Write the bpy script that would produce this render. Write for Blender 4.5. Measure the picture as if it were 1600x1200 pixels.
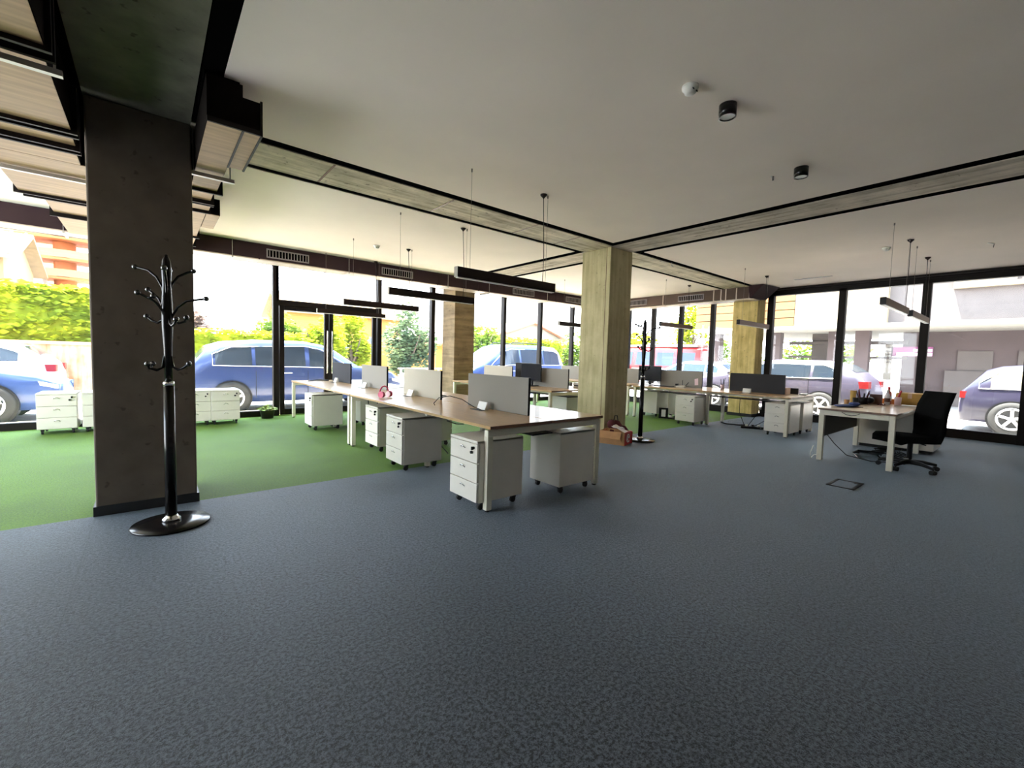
import bpy, bmesh, math, random
from mathutils import Vector, Matrix
random.seed(7)
R = math.radians
scn = bpy.context.scene
for o in list(bpy.data.objects):
    bpy.data.objects.remove(o)

# ------------------------------------------------------------------ camera
# world: +X along the street facade, +Y towards the street, Z up, metres
cam_d = bpy.data.cameras.new('camera')
cam_d.sensor_width = 36.0
cam_d.lens = 681.2 / 1600 * 36.0
cam_d.clip_end = 300
cam = bpy.data.objects.new('camera', cam_d)
scn.collection.objects.link(cam)

def cam_matrix(yaw, pitch, roll, h):
    cy, sy = math.cos(yaw), math.sin(yaw)
    P = Matrix(((1, 0, 0), (0, math.cos(pitch), -math.sin(pitch)), (0, math.sin(pitch), math.cos(pitch))))
    Q = Matrix(((math.cos(roll), -math.sin(roll), 0), (math.sin(roll), math.cos(roll), 0), (0, 0, 1)))
    rows = [Q @ P @ Vector(v) for v in ((sy, 0, cy), (-cy, 0, sy), (0, -1, 0))]
    m = Matrix(((rows[0][0], -rows[0][1], -rows[0][2], 0),
                (rows[1][0], -rows[1][1], -rows[1][2], 0),
                (rows[2][0], -rows[2][1], -rows[2][2], h),
                (0, 0, 0, 1)))
    return m
cam.matrix_world = cam_matrix(R(50.34), R(3.478), R(1.562), 1.3)
scn.camera = cam

# ------------------------------------------------------------------ view, sky, sun
vs = scn.view_settings
vs.view_transform = 'Standard'
vs.look = 'None'
vs.gamma = 1
vs.use_curve_mapping = False
vs.exposure = 1.65

world = bpy.data.worlds.new('sky')
scn.world = world
world.use_nodes = True
wn = world.node_tree
wn.nodes.clear()
wo = wn.nodes.new('ShaderNodeOutputWorld')
wb = wn.nodes.new('ShaderNodeBackground')
wb.inputs['Strength'].default_value = 5.0
tc = wn.nodes.new('ShaderNodeTexCoord')
sx = wn.nodes.new('ShaderNodeSeparateXYZ')
wr = wn.nodes.new('ShaderNodeValToRGB')
wr.color_ramp.elements[0].position = 0.0
wr.color_ramp.elements[0].color = (0.92, 0.95, 1.0, 1)
wr.color_ramp.elements[1].position = 0.7
wr.color_ramp.elements[1].color = (0.62, 0.80, 1.0, 1)
wn.links.new(tc.outputs['Generated'], sx.inputs[0])
wn.links.new(sx.outputs['Z'], wr.inputs[0])
wn.links.new(wr.outputs[0], wb.inputs['Color'])
wn.links.new(wb.outputs[0], wo.inputs['Surface'])

sun_d = bpy.data.lights.new('sun', 'SUN')
sun_d.energy = 24.0
sun_d.angle = R(1.0)
sun_d.color = (1.0, 0.93, 0.80)
sun = bpy.data.objects.new('sun', sun_d)
scn.collection.objects.link(sun)
sun.location = (-8, 14, 20)
sun.rotation_euler = Vector((0.14, -0.22, -0.97)).to_track_quat('-Z', 'Y').to_euler()

# ------------------------------------------------------------------ helpers
COL = scn.collection

def newmat(name):
    m = bpy.data.materials.new(name)
    m.use_nodes = True
    nt = m.node_tree
    return m, nt, nt.nodes['Principled BSDF']

def mat(name, col, rough=0.5, metal=0.0, var=0.0, scale=8.0, bump=0.0, coat=0.0, emit=None, estr=0.0, stretch=None, spec=None, sheen=0.0):
    m, nt, p = newmat(name)
    p.inputs['Base Color'].default_value = (*col, 1)
    p.inputs['Roughness'].default_value = rough
    p.inputs['Metallic'].default_value = metal
    if coat:
        p.inputs['Coat Weight'].default_value = coat
        p.inputs['Coat Roughness'].default_value = 0.08
    if spec is not None:
        p.inputs['Specular IOR Level'].default_value = spec
    if sheen:
        p.inputs['Sheen Weight'].default_value = sheen
        p.inputs['Sheen Roughness'].default_value = 0.4
    if emit:
        p.inputs['Emission Color'].default_value = (*emit, 1)
        p.inputs['Emission Strength'].default_value = estr
    t = nt.nodes.new('ShaderNodeTexCoord')
    mp = nt.nodes.new('ShaderNodeMapping')
    if stretch:
        mp.inputs['Scale'].default_value = stretch
    nt.links.new(t.outputs['Object'], mp.inputs[0])
    n = nt.nodes.new('ShaderNodeTexNoise')
    n.inputs['Scale'].default_value = scale
    n.inputs['Detail'].default_value = 5
    nt.links.new(mp.outputs[0], n.inputs['Vector'])
    if var:
        r = nt.nodes.new('ShaderNodeValToRGB')
        r.color_ramp.elements[0].position = 0.3
        r.color_ramp.elements[1].position = 0.7
        r.color_ramp.elements[0].color = (*[max(0, c * (1 - var)) for c in col], 1)
        r.color_ramp.elements[1].color = (*[min(1, c * (1 + var)) for c in col], 1)
        nt.links.new(n.outputs['Fac'], r.inputs[0])
        nt.links.new(r.outputs[0], p.inputs['Base Color'])
    if bump:
        b = nt.nodes.new('ShaderNodeBump')
        b.inputs['Strength'].default_value = bump
        b.inputs['Distance'].default_value = 0.02
        nt.links.new(n.outputs['Fac'], b.inputs['Height'])
        nt.links.new(b.outputs[0], p.inputs['Normal'])
    return m

def concrete(name, c0, c1, boards=None, bscale=9.0, bump=0.35, pits=0.0):
    """board-marked concrete; boards = axis along which the board joints repeat (0,1,2)"""
    m, nt, p = newmat(name)
    p.inputs['Roughness'].default_value = 0.85
    L = nt.links.new
    t = nt.nodes.new('ShaderNodeTexCoord')
    n1 = nt.nodes.new('ShaderNodeTexNoise'); n1.inputs['Scale'].default_value = 2.2; n1.inputs['Detail'].default_value = 8; n1.inputs['Roughness'].default_value = 0.65
    L(t.outputs['Object'], n1.inputs['Vector'])
    mp = nt.nodes.new('ShaderNodeMapping')
    s = [6, 6, 6]
    if boards is not None:
        s = [14, 14, 14]
        s[2 if boards != 2 else 0] = 1.2
        if boards == 2: s = [1.2, 1.2, 14]
        if boards == 3: s = [1.0, 16, 4]      # streaks along X (beams A)
        if boards == 4: s = [16, 1.0, 4]      # streaks along Y (beams B)
    mp.inputs['Scale'].default_value = s
    L(t.outputs['Object'], mp.inputs[0])
    n2 = nt.nodes.new('ShaderNodeTexNoise'); n2.inputs['Scale'].default_value = 1.0; n2.inputs['Detail'].default_value = 6
    L(mp.outputs[0], n2.inputs['Vector'])
    mx = nt.nodes.new('ShaderNodeMix'); mx.data_type = 'FLOAT'; mx.inputs[0].default_value = 0.5
    L(n1.outputs['Fac'], mx.inputs[2]); L(n2.outputs['Fac'], mx.inputs[3])
    r = nt.nodes.new('ShaderNodeValToRGB')
    r.color_ramp.elements[0].position = 0.36; r.color_ramp.elements[0].color = (*c0, 1)
    r.color_ramp.elements[1].position = 0.62; r.color_ramp.elements[1].color = (*c1, 1)
    L(mx.outputs[0], r.inputs[0])
    out = r.outputs[0]
    if pits:
        v = nt.nodes.new('ShaderNodeTexNoise'); v.inputs['Scale'].default_value = 14; v.inputs['Detail'].default_value = 2
        L(t.outputs['Object'], v.inputs['Vector'])
        rr = nt.nodes.new('ShaderNodeValToRGB')
        rr.color_ramp.elements[0].position = 0.27; rr.color_ramp.elements[0].color = (pits, pits, pits, 1)
        rr.color_ramp.elements[1].position = 0.33; rr.color_ramp.elements[1].color = (1, 1, 1, 1)
        L(v.outputs['Fac'], rr.inputs[0])
        mu = nt.nodes.new('ShaderNodeMix'); mu.data_type = 'RGBA'; mu.blend_type = 'MULTIPLY'; mu.inputs[0].default_value = 1
        L(out, mu.inputs[6]); L(rr.outputs[0], mu.inputs[7]); out = mu.outputs[2]
    L(out, p.inputs['Base Color'])
    b = nt.nodes.new('ShaderNodeBump'); b.inputs['Strength'].default_value = bump; b.inputs['Distance'].default_value = 0.02
    L(mx.outputs[0], b.inputs['Height']); L(b.outputs[0], p.inputs['Normal'])
    return m

def carpet(name, cd, cl, scale, seam=None, sheen=0.3, spec=0.25, rough=0.75, thr=(0.42, 0.6)):
    m, nt, p = newmat(name)
    L = nt.links.new
    p.inputs['Roughness'].default_value = rough
    p.inputs['Specular IOR Level'].default_value = spec
    p.inputs['Sheen Weight'].default_value = sheen
    p.inputs['Sheen Roughness'].default_value = 0.18
    p.inputs['Sheen Tint'].default_value = (0.72, 0.87, 1.0, 1)
    t = nt.nodes.new('ShaderNodeTexCoord')
    n = nt.nodes.new('ShaderNodeTexNoise'); n.inputs['Scale'].default_value = scale; n.inputs['Detail'].default_value = 4; n.inputs['Roughness'].default_value = 0.9
    L(t.outputs['Object'], n.inputs['Vector'])
    r = nt.nodes.new('ShaderNodeValToRGB')
    r.color_ramp.elements[0].position = thr[0]; r.color_ramp.elements[0].color = (*cd, 1)
    r.color_ramp.elements[1].position = thr[1]; r.color_ramp.elements[1].color = (*cl, 1)
    L(n.outputs['Fac'], r.inputs[0])
    n3 = nt.nodes.new('ShaderNodeTexNoise'); n3.inputs['Scale'].default_value = 0.9; n3.inputs['Detail'].default_value = 4
    L(t.outputs['Object'], n3.inputs['Vector'])
    r3 = nt.nodes.new('ShaderNodeValToRGB')
    r3.color_ramp.elements[0].position = 0.3; r3.color_ramp.elements[0].color = (0.74, 0.74, 0.74, 1)
    r3.color_ramp.elements[1].position = 0.7; r3.color_ramp.elements[1].color = (1.08, 1.08, 1.08, 1)
    L(n3.outputs['Fac'], r3.inputs[0])
    mu = nt.nodes.new('ShaderNodeMix'); mu.data_type = 'RGBA'; mu.blend_type = 'MULTIPLY'; mu.inputs[0].default_value = 1
    L(r.outputs[0], mu.inputs[6]); L(r3.outputs[0], mu.inputs[7])
    out = mu.outputs[2]
    if seam:
        sp = nt.nodes.new('ShaderNodeSeparateXYZ'); L(t.outputs['Object'], sp.inputs[0])
        for ax, off, per, w in seam:
            a = nt.nodes.new('ShaderNodeMath'); a.operation = 'ADD'; a.inputs[1].default_value = -off + per * 50
            L(sp.outputs[ax], a.inputs[0])
            md = nt.nodes.new('ShaderNodeMath'); md.operation = 'MODULO'; md.inputs[1].default_value = per
            L(a.outputs[0], md.inputs[0])
            lt = nt.nodes.new('ShaderNodeMath'); lt.operation = 'LESS_THAN'; lt.inputs[1].default_value = w
            L(md.outputs[0], lt.inputs[0])
            mm = nt.nodes.new('ShaderNodeMix'); mm.data_type = 'RGBA'
            sc = nt.nodes.new('ShaderNodeMath'); sc.operation = 'MULTIPLY'; sc.inputs[1].default_value = 0.6
            L(lt.outputs[0], sc.inputs[0]); L(sc.outputs[0], mm.inputs[0])
            L(out, mm.inputs[6]); mm.inputs[7].default_value = (0.012, 0.012, 0.014, 1)
            out = mm.outputs[2]
    L(out, p.inputs['Base Color'])
    b = nt.nodes.new('ShaderNodeBump'); b.inputs['Strength'].default_value = 0.6; b.inputs['Distance'].default_value = 0.012
    L(n.outputs['Fac'], b.inputs['Height']); L(b.outputs[0], p.inputs['Normal'])
    return m

def glass_mat(name, tint=(0.95, 0.97, 0.97), haze=0.004, refl=1.0):
    m = bpy.data.materials.new(name); m.use_nodes = True
    nt = m.node_tree; nt.nodes.clear(); L = nt.links.new
    o = nt.nodes.new('ShaderNodeOutputMaterial')
    tr = nt.nodes.new('ShaderNodeBsdfTransparent'); tr.inputs[0].default_value = (*tint, 1)
    gl = nt.nodes.new('ShaderNodeBsdfGlossy'); gl.inputs['Roughness'].default_value = 0.02; gl.inputs[0].default_value = (refl, refl, refl, 1)
    fr = nt.nodes.new('ShaderNodeFresnel'); fr.inputs[0].default_value = 1.45
    mx = nt.nodes.new('ShaderNodeMixShader')
    L(fr.outputs[0], mx.inputs[0]); L(tr.outputs[0], mx.inputs[1]); L(gl.outputs[0], mx.inputs[2])
    du = nt.nodes.new('ShaderNodeBsdfTranslucent'); du.inputs[0].default_value = (0.9, 0.92, 1.0, 1)
    m2 = nt.nodes.new('ShaderNodeMixShader'); m2.inputs[0].default_value = haze  # translucent mix puts a pale haze over the view to lift blacks
    L(mx.outputs[0], m2.inputs[1]); L(du.outputs[0], m2.inputs[2])
    L(m2.outputs[0], o.inputs['Surface'])
    return m

class MB:
    def __init__(s):
        s.v = []; s.f = []; s.sm = []
    def add(s, vs, fs, smooth=False):
        b = len(s.v)
        s.v += [tuple(v) for v in vs]
        s.f += [tuple(b + i for i in f) for f in fs]
        s.sm += [smooth] * len(fs)
        return s
    def box(s, x0, y0, z0, x1, y1, z1):
        if x0 > x1: x0, x1 = x1, x0
        if y0 > y1: y0, y1 = y1, y0
        if z0 > z1: z0, z1 = z1, z0
        v = [(x0, y0, z0), (x1, y0, z0), (x1, y1, z0), (x0, y1, z0), (x0, y0, z1), (x1, y0, z1), (x1, y1, z1), (x0, y1, z1)]
        return s.add(v, [(0, 3, 2, 1), (4, 5, 6, 7), (0, 1, 5, 4), (1, 2, 6, 5), (2, 3, 7, 6), (3, 0, 4, 7)])
    def obox(s, c, d, M=None):
        """box centred at c with size d, turned by matrix M"""
        v = []
        for z in (-1, 1):
            for x, y in ((-1, -1), (1, -1), (1, 1), (-1, 1)):
                q = Vector((x * d[0] / 2, y * d[1] / 2, z * d[2] / 2))
                if M: q = M @ q
                v.append(q + Vector(c))
        return s.add(v, [(0, 3, 2, 1), (4, 5, 6, 7), (0, 1, 5, 4), (1, 2, 6, 5), (2, 3, 7, 6), (3, 0, 4, 7)])
    def cyl(s, p0, p1, r0, r1=None, n=16, caps=True, smooth=True):
        if r1 is None: r1 = r0
        p0, p1 = Vector(p0), Vector(p1)
        q = (p1 - p0).to_track_quat('Z', 'Y')
        vs = []
        for p, r in ((p0, r0), (p1, r1)):
            for i in range(n):
                a = 2 * math.pi * i / n
                vs.append(p + q @ Vector((math.cos(a) * r, math.sin(a) * r, 0)))
        s.add(vs, [(i, (i + 1) % n, n + (i + 1) % n, n + i) for i in range(n)], smooth)
        if caps:
            s.add(vs[:n], [tuple(range(n - 1, -1, -1))]); s.add(vs[n:], [tuple(range(n))])
        return s
    def tube(s, pts, r, n=8):
        pts = [Vector(p) for p in pts]
        rs = r if isinstance(r, (list, tuple)) else [r] * len(pts)
        ref = Vector((0.13, 0.31, 0.94))
        vs = []
        for i, p in enumerate(pts):
            d = (pts[min(i + 1, len(pts) - 1)] - pts[max(i - 1, 0)])
            if d.length < 1e-9: d = Vector((0, 0, 1))
            d.normalize()
            a = d.cross(ref)
            if a.length < 0.1: a = d.cross(Vector((1, 0, 0)))
            a.normalize(); b = d.cross(a)
            for k in range(n):
                t = 2 * math.pi * k / n
                vs.append(p + (a * math.cos(t) + b * math.sin(t)) * rs[i])
        fs = []
        for i in range(len(pts) - 1):
            for k in range(n):
                fs.append((i * n + k, (i + 1) * n + k, (i + 1) * n + (k + 1) % n, i * n + (k + 1) % n))
        s.add(vs, fs, True)
        s.add(vs[:n], [tuple(range(n))]); s.add(vs[-n:], [tuple(range(n - 1, -1, -1))])
        return s
    def lathe(s, prof, c=(0, 0, 0), n=24):
        vs = []
        for r, z in prof:
            for k in range(n):
                t = 2 * math.pi * k / n
                vs.append((c[0] + r * math.cos(t), c[1] + r * math.sin(t), c[2] + z))
        fs = []
        for i in range(len(prof) - 1):
            for k in range(n):
                fs.append((i * n + k, i * n + (k + 1) % n, (i + 1) * n + (k + 1) % n, (i + 1) * n + k))
        s.add(vs, fs, True)
        return s
    def ball(s, c, r, n=12):
        if not isinstance(r, (tuple, list)): r = (r, r, r)
        vs = []
        m = n // 2
        for i in range(m + 1):
            ph = math.pi * i / m
            for k in range(n):
                t = 2 * math.pi * k / n
                vs.append((c[0] + r[0] * math.sin(ph) * math.cos(t), c[1] + r[1] * math.sin(ph) * math.sin(t), c[2] - r[2] * math.cos(ph)))
        fs = []
        for i in range(m):
            for k in range(n):
                fs.append((i * n + k, i * n + (k + 1) % n, (i + 1) * n + (k + 1) % n, (i + 1) * n + k))
        return s.add(vs, fs, True)
    def prism(s, poly, axis, a, b):
        """poly in the plane normal to axis ('x': (y,z), 'y': (x,z), 'z': (x,y)) extruded from a to b"""
        def pt(p, h):
            return {'x': (h, p[0], p[1]), 'y': (p[0], h, p[1]), 'z': (p[0], p[1], h)}[axis]
        n = len(poly)
        v = [pt(p, a) for p in poly] + [pt(p, b) for p in poly]
        return s.add(v, [tuple(range(n)), tuple(range(2 * n - 1, n - 1, -1))] + [(i, i + n, (i + 1) % n + n, (i + 1) % n) for i in range(n)])
    def build(s, name, m, parent=None, bevel=0.0, seg=2, fix=True):
        me = bpy.data.meshes.new(name)
        me.from_pydata(s.v, [], s.f)
        for p, q in zip(me.polygons, s.sm): p.use_smooth = q
        if fix:
            bm = bmesh.new(); bm.from_mesh(me)
            bmesh.ops.recalc_face_normals(bm, faces=bm.faces)
            bm.to_mesh(me); bm.free()
        me.materials.append(m)
        o = bpy.data.objects.new(name, me)
        COL.objects.link(o)
        if parent is not None: o.parent = parent
        if bevel:
            bv = o.modifiers.new('bevel', 'BEVEL'); bv.width = bevel; bv.segments = seg; bv.limit_method = 'ANGLE'
        return o

def tag(o, label=None, cat=None, group=None, kind=None):
    if label: o['label'] = label
    if cat: o['category'] = cat
    if group: o['group'] = group
    if kind: o['kind'] = kind
    return o

def thing(name, label, cat, loc=(0, 0, 0), rz=0.0, group=None):
    o = bpy.data.objects.new(name, None)
    o.empty_display_size = 0.1
    COL.objects.link(o)
    o.location = loc; o.rotation_euler = (0, 0, rz)
    return tag(o, label, cat, group)

KIDS = {}
def copy_tree(o, loc=None, rz=None, label=None, group=None, parent=None):
    c = o.copy(); COL.objects.link(c)
    if parent is not None: c.parent = parent
    if loc is not None: c.location = loc
    if rz is not None: c.rotation_euler = (0, 0, rz)
    if label: c['label'] = label
    if group: c['group'] = group
    for k in [x for x in list(bpy.data.objects) if x.parent == o]:
        copy_tree(k, parent=c)
    return c

def struct(o):
    o['kind'] = 'structure'
    return o

# ------------------------------------------------------------------ materials
M_carpet = carpet('charcoal carpet', (0.003, 0.004, 0.006), (0.098, 0.118, 0.146), 62, seam=[(0, -0.35, 4.0, 0.006), (1, -1.47, 2.0, 0.004)], sheen=0.6, spec=0.35, rough=0.6, thr=(0.43, 0.57))
M_green = carpet('green carpet', (0.060, 0.135, 0.006), (0.14, 0.26, 0.012), 70, sheen=0.08)
M_ceil = mat('ceiling plaster', (0.87, 0.775, 0.70), 0.9, var=0.03, scale=1.5)
M_wall = mat('wall plaster', (0.50, 0.47, 0.43), 0.9, var=0.05, scale=1.2)
M_black = mat('black void and gap shade', (0.003, 0.003, 0.003), 1.0, spec=0.0)
M_beamA = concrete('board marked beam concrete', (0.26, 0.225, 0.155), (0.74, 0.66, 0.52), boards=3, pits=0.5)
M_beamB = concrete('board marked cross beam concrete', (0.26, 0.22, 0.165), (0.70, 0.61, 0.50), boards=4, pits=0.5)
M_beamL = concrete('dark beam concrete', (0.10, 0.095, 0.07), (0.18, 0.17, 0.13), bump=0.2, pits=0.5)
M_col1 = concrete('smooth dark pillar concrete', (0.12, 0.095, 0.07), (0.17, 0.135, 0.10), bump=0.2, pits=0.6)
M_col2 = concrete('pale pillar concrete', (0.38, 0.325, 0.17), (0.60, 0.53, 0.31), boards=0, bump=0.3, pits=0.75)
M_col3 = concrete('rough brown pillar concrete', (0.12, 0.08, 0.038), (0.30, 0.215, 0.115), boards=2, bump=0.5, pits=0.5)
M_col4 = concrete('sun warm board marked concrete', (0.46, 0.34, 0.10), (0.86, 0.70, 0.30), boards=0, bump=0.5, pits=0.6)  # yellow carries the warmth of the sun in its base colour
M_frame = mat('dark bronze window frame', (0.009, 0.006, 0.0055), 0.5, spec=0.2)
M_skirt = mat('black skirting', (0.012, 0.012, 0.012), 0.5)
M_glass = glass_mat('window glass')
M_duct = mat('galvanised duct sheet', (0.34, 0.215, 0.12), 0.5, 0.3, var=0.22, scale=3.0, stretch=(0.6, 9, 3))  # tan streaks put warm reflections into the base colour
M_ductd = mat('painted facade duct', (0.042, 0.024, 0.027), 0.8, 0.0, spec=0.1, var=0.12, scale=2.0)
M_ductlip = mat('duct underside sheet', (0.55, 0.46, 0.38), 0.45, 0.5, var=0.1, scale=4)
M_steel = mat('galvanised steel strip', (0.60, 0.58, 0.54), 0.4, 0.7)
M_oak = mat('oak laminate', (0.50, 0.31, 0.145), 0.28, var=0.14, scale=3.0, stretch=(14, 1.0, 14), coat=0.25)
M_oakx = mat('oak laminate grain along x', (0.53, 0.36, 0.19), 0.28, var=0.14, scale=3.0, stretch=(1, 14, 14), coat=0.25)
M_edge = mat('dark oak edge band', (0.14, 0.065, 0.03), 0.4, var=0.2, scale=5)
M_leg = mat('cream powder coated steel', (0.76, 0.72, 0.58), 0.42, var=0.02)
M_white = mat('white lacquered sheet metal', (0.74, 0.705, 0.62), 0.35, var=0.02)
M_grey = mat('grey screen fabric', (0.27, 0.255, 0.225), 0.9, var=0.05, scale=120)
M_greyd = mat('dark grey screen fabric', (0.035, 0.035, 0.04), 0.95, var=0.05, scale=120)
M_cream = mat('cream screen fabric', (0.48, 0.45, 0.37), 0.9, var=0.04, scale=120)
M_plastic = mat('black plastic', (0.008, 0.008, 0.009), 0.4, spec=0.25)
M_gloss = mat('glossy black lacquer', (0.006, 0.005, 0.005), 0.22, spec=0.3)
M_rubber = mat('black rubber', (0.015, 0.015, 0.015), 0.75)
M_chrome = mat('chrome', (0.8, 0.8, 0.8), 0.15, 1.0)
M_lampb = mat('dark lamp housing', (0.02, 0.010, 0.008), 0.5, 0.0, spec=0.25)
M_lampo = mat('bronze lamp housing', (0.24, 0.115, 0.035), 0.5, 0.0)
M_diff = mat('opal lamp diffuser', (0.85, 0.85, 0.82), 0.4)
M_wplast = mat('white plastic', (0.78, 0.77, 0.72), 0.4)
M_screen = mat('black monitor screen', (0.004, 0.004, 0.007), 0.25, spec=0.2)
M_mesh = mat('black chair mesh', (0.004, 0.004, 0.004), 0.95, spec=0.1)
M_card = mat('brown cardboard', (0.50, 0.27, 0.12), 0.85, var=0.1, scale=9)
M_cardp = mat('pale carton board', (0.72, 0.52, 0.38), 0.8, var=0.08, scale=9)
M_cardy = mat('yellow kraft box', (0.62, 0.38, 0.10), 0.8, var=0.1, scale=9)
M_orange = mat('orange card', (0.72, 0.22, 0.04), 0.6)
M_red = mat('red printed card', (0.55, 0.02, 0.03), 0.45)
M_dred = mat('dark maroon fabric', (0.10, 0.01, 0.015), 0.8)
M_pink = mat('pink red headphone plastic', (0.62, 0.03, 0.12), 0.35)
M_pinkl = mat('light pink plastic', (0.85, 0.62, 0.66), 0.5)
M_brown = mat('dark brown card', (0.10, 0.03, 0.015), 0.5)
M_paper = mat('white paper', (0.85, 0.86, 0.86), 0.7)
M_blue = mat('blue fabric pouch', (0.05, 0.09, 0.28), 0.6)
M_bottle = mat('milky bottle plastic', (0.75, 0.70, 0.74), 0.2)
M_pot = mat('dark plant pot', (0.02, 0.015, 0.014), 0.6)

# ------------------------------------------------------------------ room shell
ZC = 3.12
GY = 4.53
f = MB().box(-4, -5, -0.25, 11.9, GY, 0.0).build('floor', M_carpet); struct(f)
f = MB().box(-4, GY, -0.25, 11.9, 9.95, 0.0).build('floor', M_green); struct(f)

# walls without daylight (behind and beside the camera)
struct(MB().box(-4.2, -5, 3.05, -4, 9.7, 3.5).box(-4.2, -5, 0, -4, 3.66, 3.05).box(-4.2, 8.24, 0, -4, 9.74, 3.05).build('wall_left', M_wall))
struct(MB().box(-4.2, -5.2, 0, 12.0, -5, 3.5).build('wall_back', M_wall))
struct(MB().box(11.70, -5, 0, 11.95, 0.02, 3.5).build('wall_right', M_wall))
struct(MB().box(-4.2, 9.74, 3.08, 12.0, 9.95, 3.6).build('wall_front', M_frame))
struct(MB().box(11.72, 0.0, 3.06, 11.95, 9.95, 3.6).build('wall_right', M_frame))
struct(MB().box(-4.3, -5.3, 3.42, 12.3, 10.60, 3.62).build('ceiling', M_black))  # unseen overhang past the street windows is added to block the sun

# dropped plaster panels between the beams
def cpanel(x0, y0, x1, y1):
    m = MB().box(x0, y0, ZC, x1, y1, ZC + 0.07)
    return struct(m.build('ceiling', M_ceil))
cpanel(0.41, -5, 5.57, 4.35)
cpanel(6.41, -5, 11.72, 4.35)
cpanel(0.41, 5.15, 5.57, 9.75)
cpanel(6.41, 5.15, 11.72, 9.75)
cpanel(-4, -5, -0.48, 9.75)
# concrete beams
def beam(x0, y0, x1, y1, m):
    b = MB().box(x0, y0, ZC, x1, y1, 3.42).build('ceiling_beam', m); return struct(b)
beam(0.28, 4.48, 5.73, 5.05, M_beamA)
beam(6.27, 4.48, 11.75, 5.05, M_beamA)
beam(5.73, -5, 6.27, 9.7, M_beamB)
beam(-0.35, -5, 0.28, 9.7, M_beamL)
for x in (1.4, 2.75, 4.1, 4.95):
    struct(MB().box(x, 4.49, ZC - 0.004, x + 0.02, 5.04, ZC + 0.02).build('trim_1', M_edge))

# black boxes paint the shade into the gaps beside the beams
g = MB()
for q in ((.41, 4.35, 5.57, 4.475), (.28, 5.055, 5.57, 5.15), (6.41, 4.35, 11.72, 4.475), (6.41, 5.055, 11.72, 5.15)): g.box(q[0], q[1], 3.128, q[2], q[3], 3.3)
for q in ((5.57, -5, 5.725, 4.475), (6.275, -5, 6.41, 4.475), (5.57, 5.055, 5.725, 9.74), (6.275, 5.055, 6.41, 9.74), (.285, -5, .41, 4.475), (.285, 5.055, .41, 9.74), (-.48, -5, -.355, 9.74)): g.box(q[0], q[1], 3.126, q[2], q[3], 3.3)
struct(g.build('gap_shade', M_black))
# columns
def column(x0, y0, x1, y1, m, label, skirt=True, chip=0.0):
    t = thing('concrete_column', label, 'column', ((x0 + x1) / 2, (y0 + y1) / 2, 0))
    hx, hy = (x1 - x0) / 2, (y1 - y0) / 2
    MB().box(-hx, -hy, 0, hx, hy, ZC).build('shaft', m, t, bevel=0.012, seg=2)
    if skirt:
        s = MB(); k = 0.014; h = 0.075
        s.box(-hx - k, -hy - k, 0, hx + k, -hy, h); s.box(-hx - k, hy, 0, hx + k, hy + k, h)
        s.box(-hx - k, -hy, 0, -hx, hy, h); s.box(hx, -hy, 0, hx + k, hy, h)
        s.build('skirting', M_skirt, t)
    return t
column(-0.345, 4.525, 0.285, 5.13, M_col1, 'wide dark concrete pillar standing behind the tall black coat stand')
c2 = column(5.72, 4.50, 6.30, 5.10, M_col2, 'pale concrete pillar in the middle of the office behind the long desk', skirt=False)
MB().box(-0.292, -0.225, 0.0, -0.288, -0.217, ZC).build('crack', M_brown, c2)
column(5.72, 9.15, 6.30, 9.72, M_col3, 'rough brown concrete pillar set in the street windows', skirt=False)
column(11.30, 4.42, 11.74, 5.0, M_col4, 'yellowish board marked concrete pillar in the right hand windows')

# ------------------------------------------------------------------ facades
def window(n, fr, panes):
    t = bpy.data.objects.new('window_%d' % n, None); COL.objects.link(t); struct(t)
    fr.build('window_frame', M_frame, t, bevel=0.004, seg=1)
    for k in panes: k.build('pane', M_glass, t, fix=False)
    return t
YF = 9.80
def front_window(n, x0, x1, mull, w=0.085):
    fr = MB()
    fr.box(x0, YF - 0.05, 0, x1, YF + 0.07, 0.11)
    fr.box(x0, YF - 0.05, 3.0, x1, YF + 0.07, 3.09)
    xs = sorted(mull)
    for x in xs: fr.box(x - w / 2, YF - 0.07, 0, x + w / 2, YF + 0.07, 3.09)
    ps = []
    e = [x0] + [x for x in xs if x0 + 0.1 < x < x1 - 0.1] + [x1]
    for a, b in zip(e[:-1], e[1:]):
        ps.append(MB().add([(a + .03, YF, .1), (b - .03, YF, .1), (b - .03, YF, 3.02), (a + .03, YF, 3.02)], [(0, 1, 2, 3)]))
    return window(n, fr, ps)
def left_window(n):
    fr = MB(); fr.box(-4.1, 3.7, 0, -3.96, 8.2, .10); fr.box(-4.1, 3.7, 2.98, -3.96, 8.2, 3.08)
    ys = [3.7 + 1.5 * k for k in range(4)]
    for y in ys: fr.box(-4.1, y - .05, 0, -3.96, y + .05, 3.0)
    return window(n, fr, [MB().add([(-4.03, a + .03, .1), (-4.03, b - .03, .1), (-4.03, b - .03, 3.0), (-4.03, a + .03, 3.0)], [(0, 1, 2, 3)]) for a, b in zip(ys[:-1], ys[1:])])
left_window(7)
front_window(1, -4.0, 1.93, (-3.6, -2.35, -0.1, 1.93), 0.10)
front_window(2, 4.05, 5.50, (4.07, 5.46), 0.10)
front_window(3, 6.35, 11.75, (6.39, 7.75, 9.17, 10.6, 11.70), 0.09)
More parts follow.
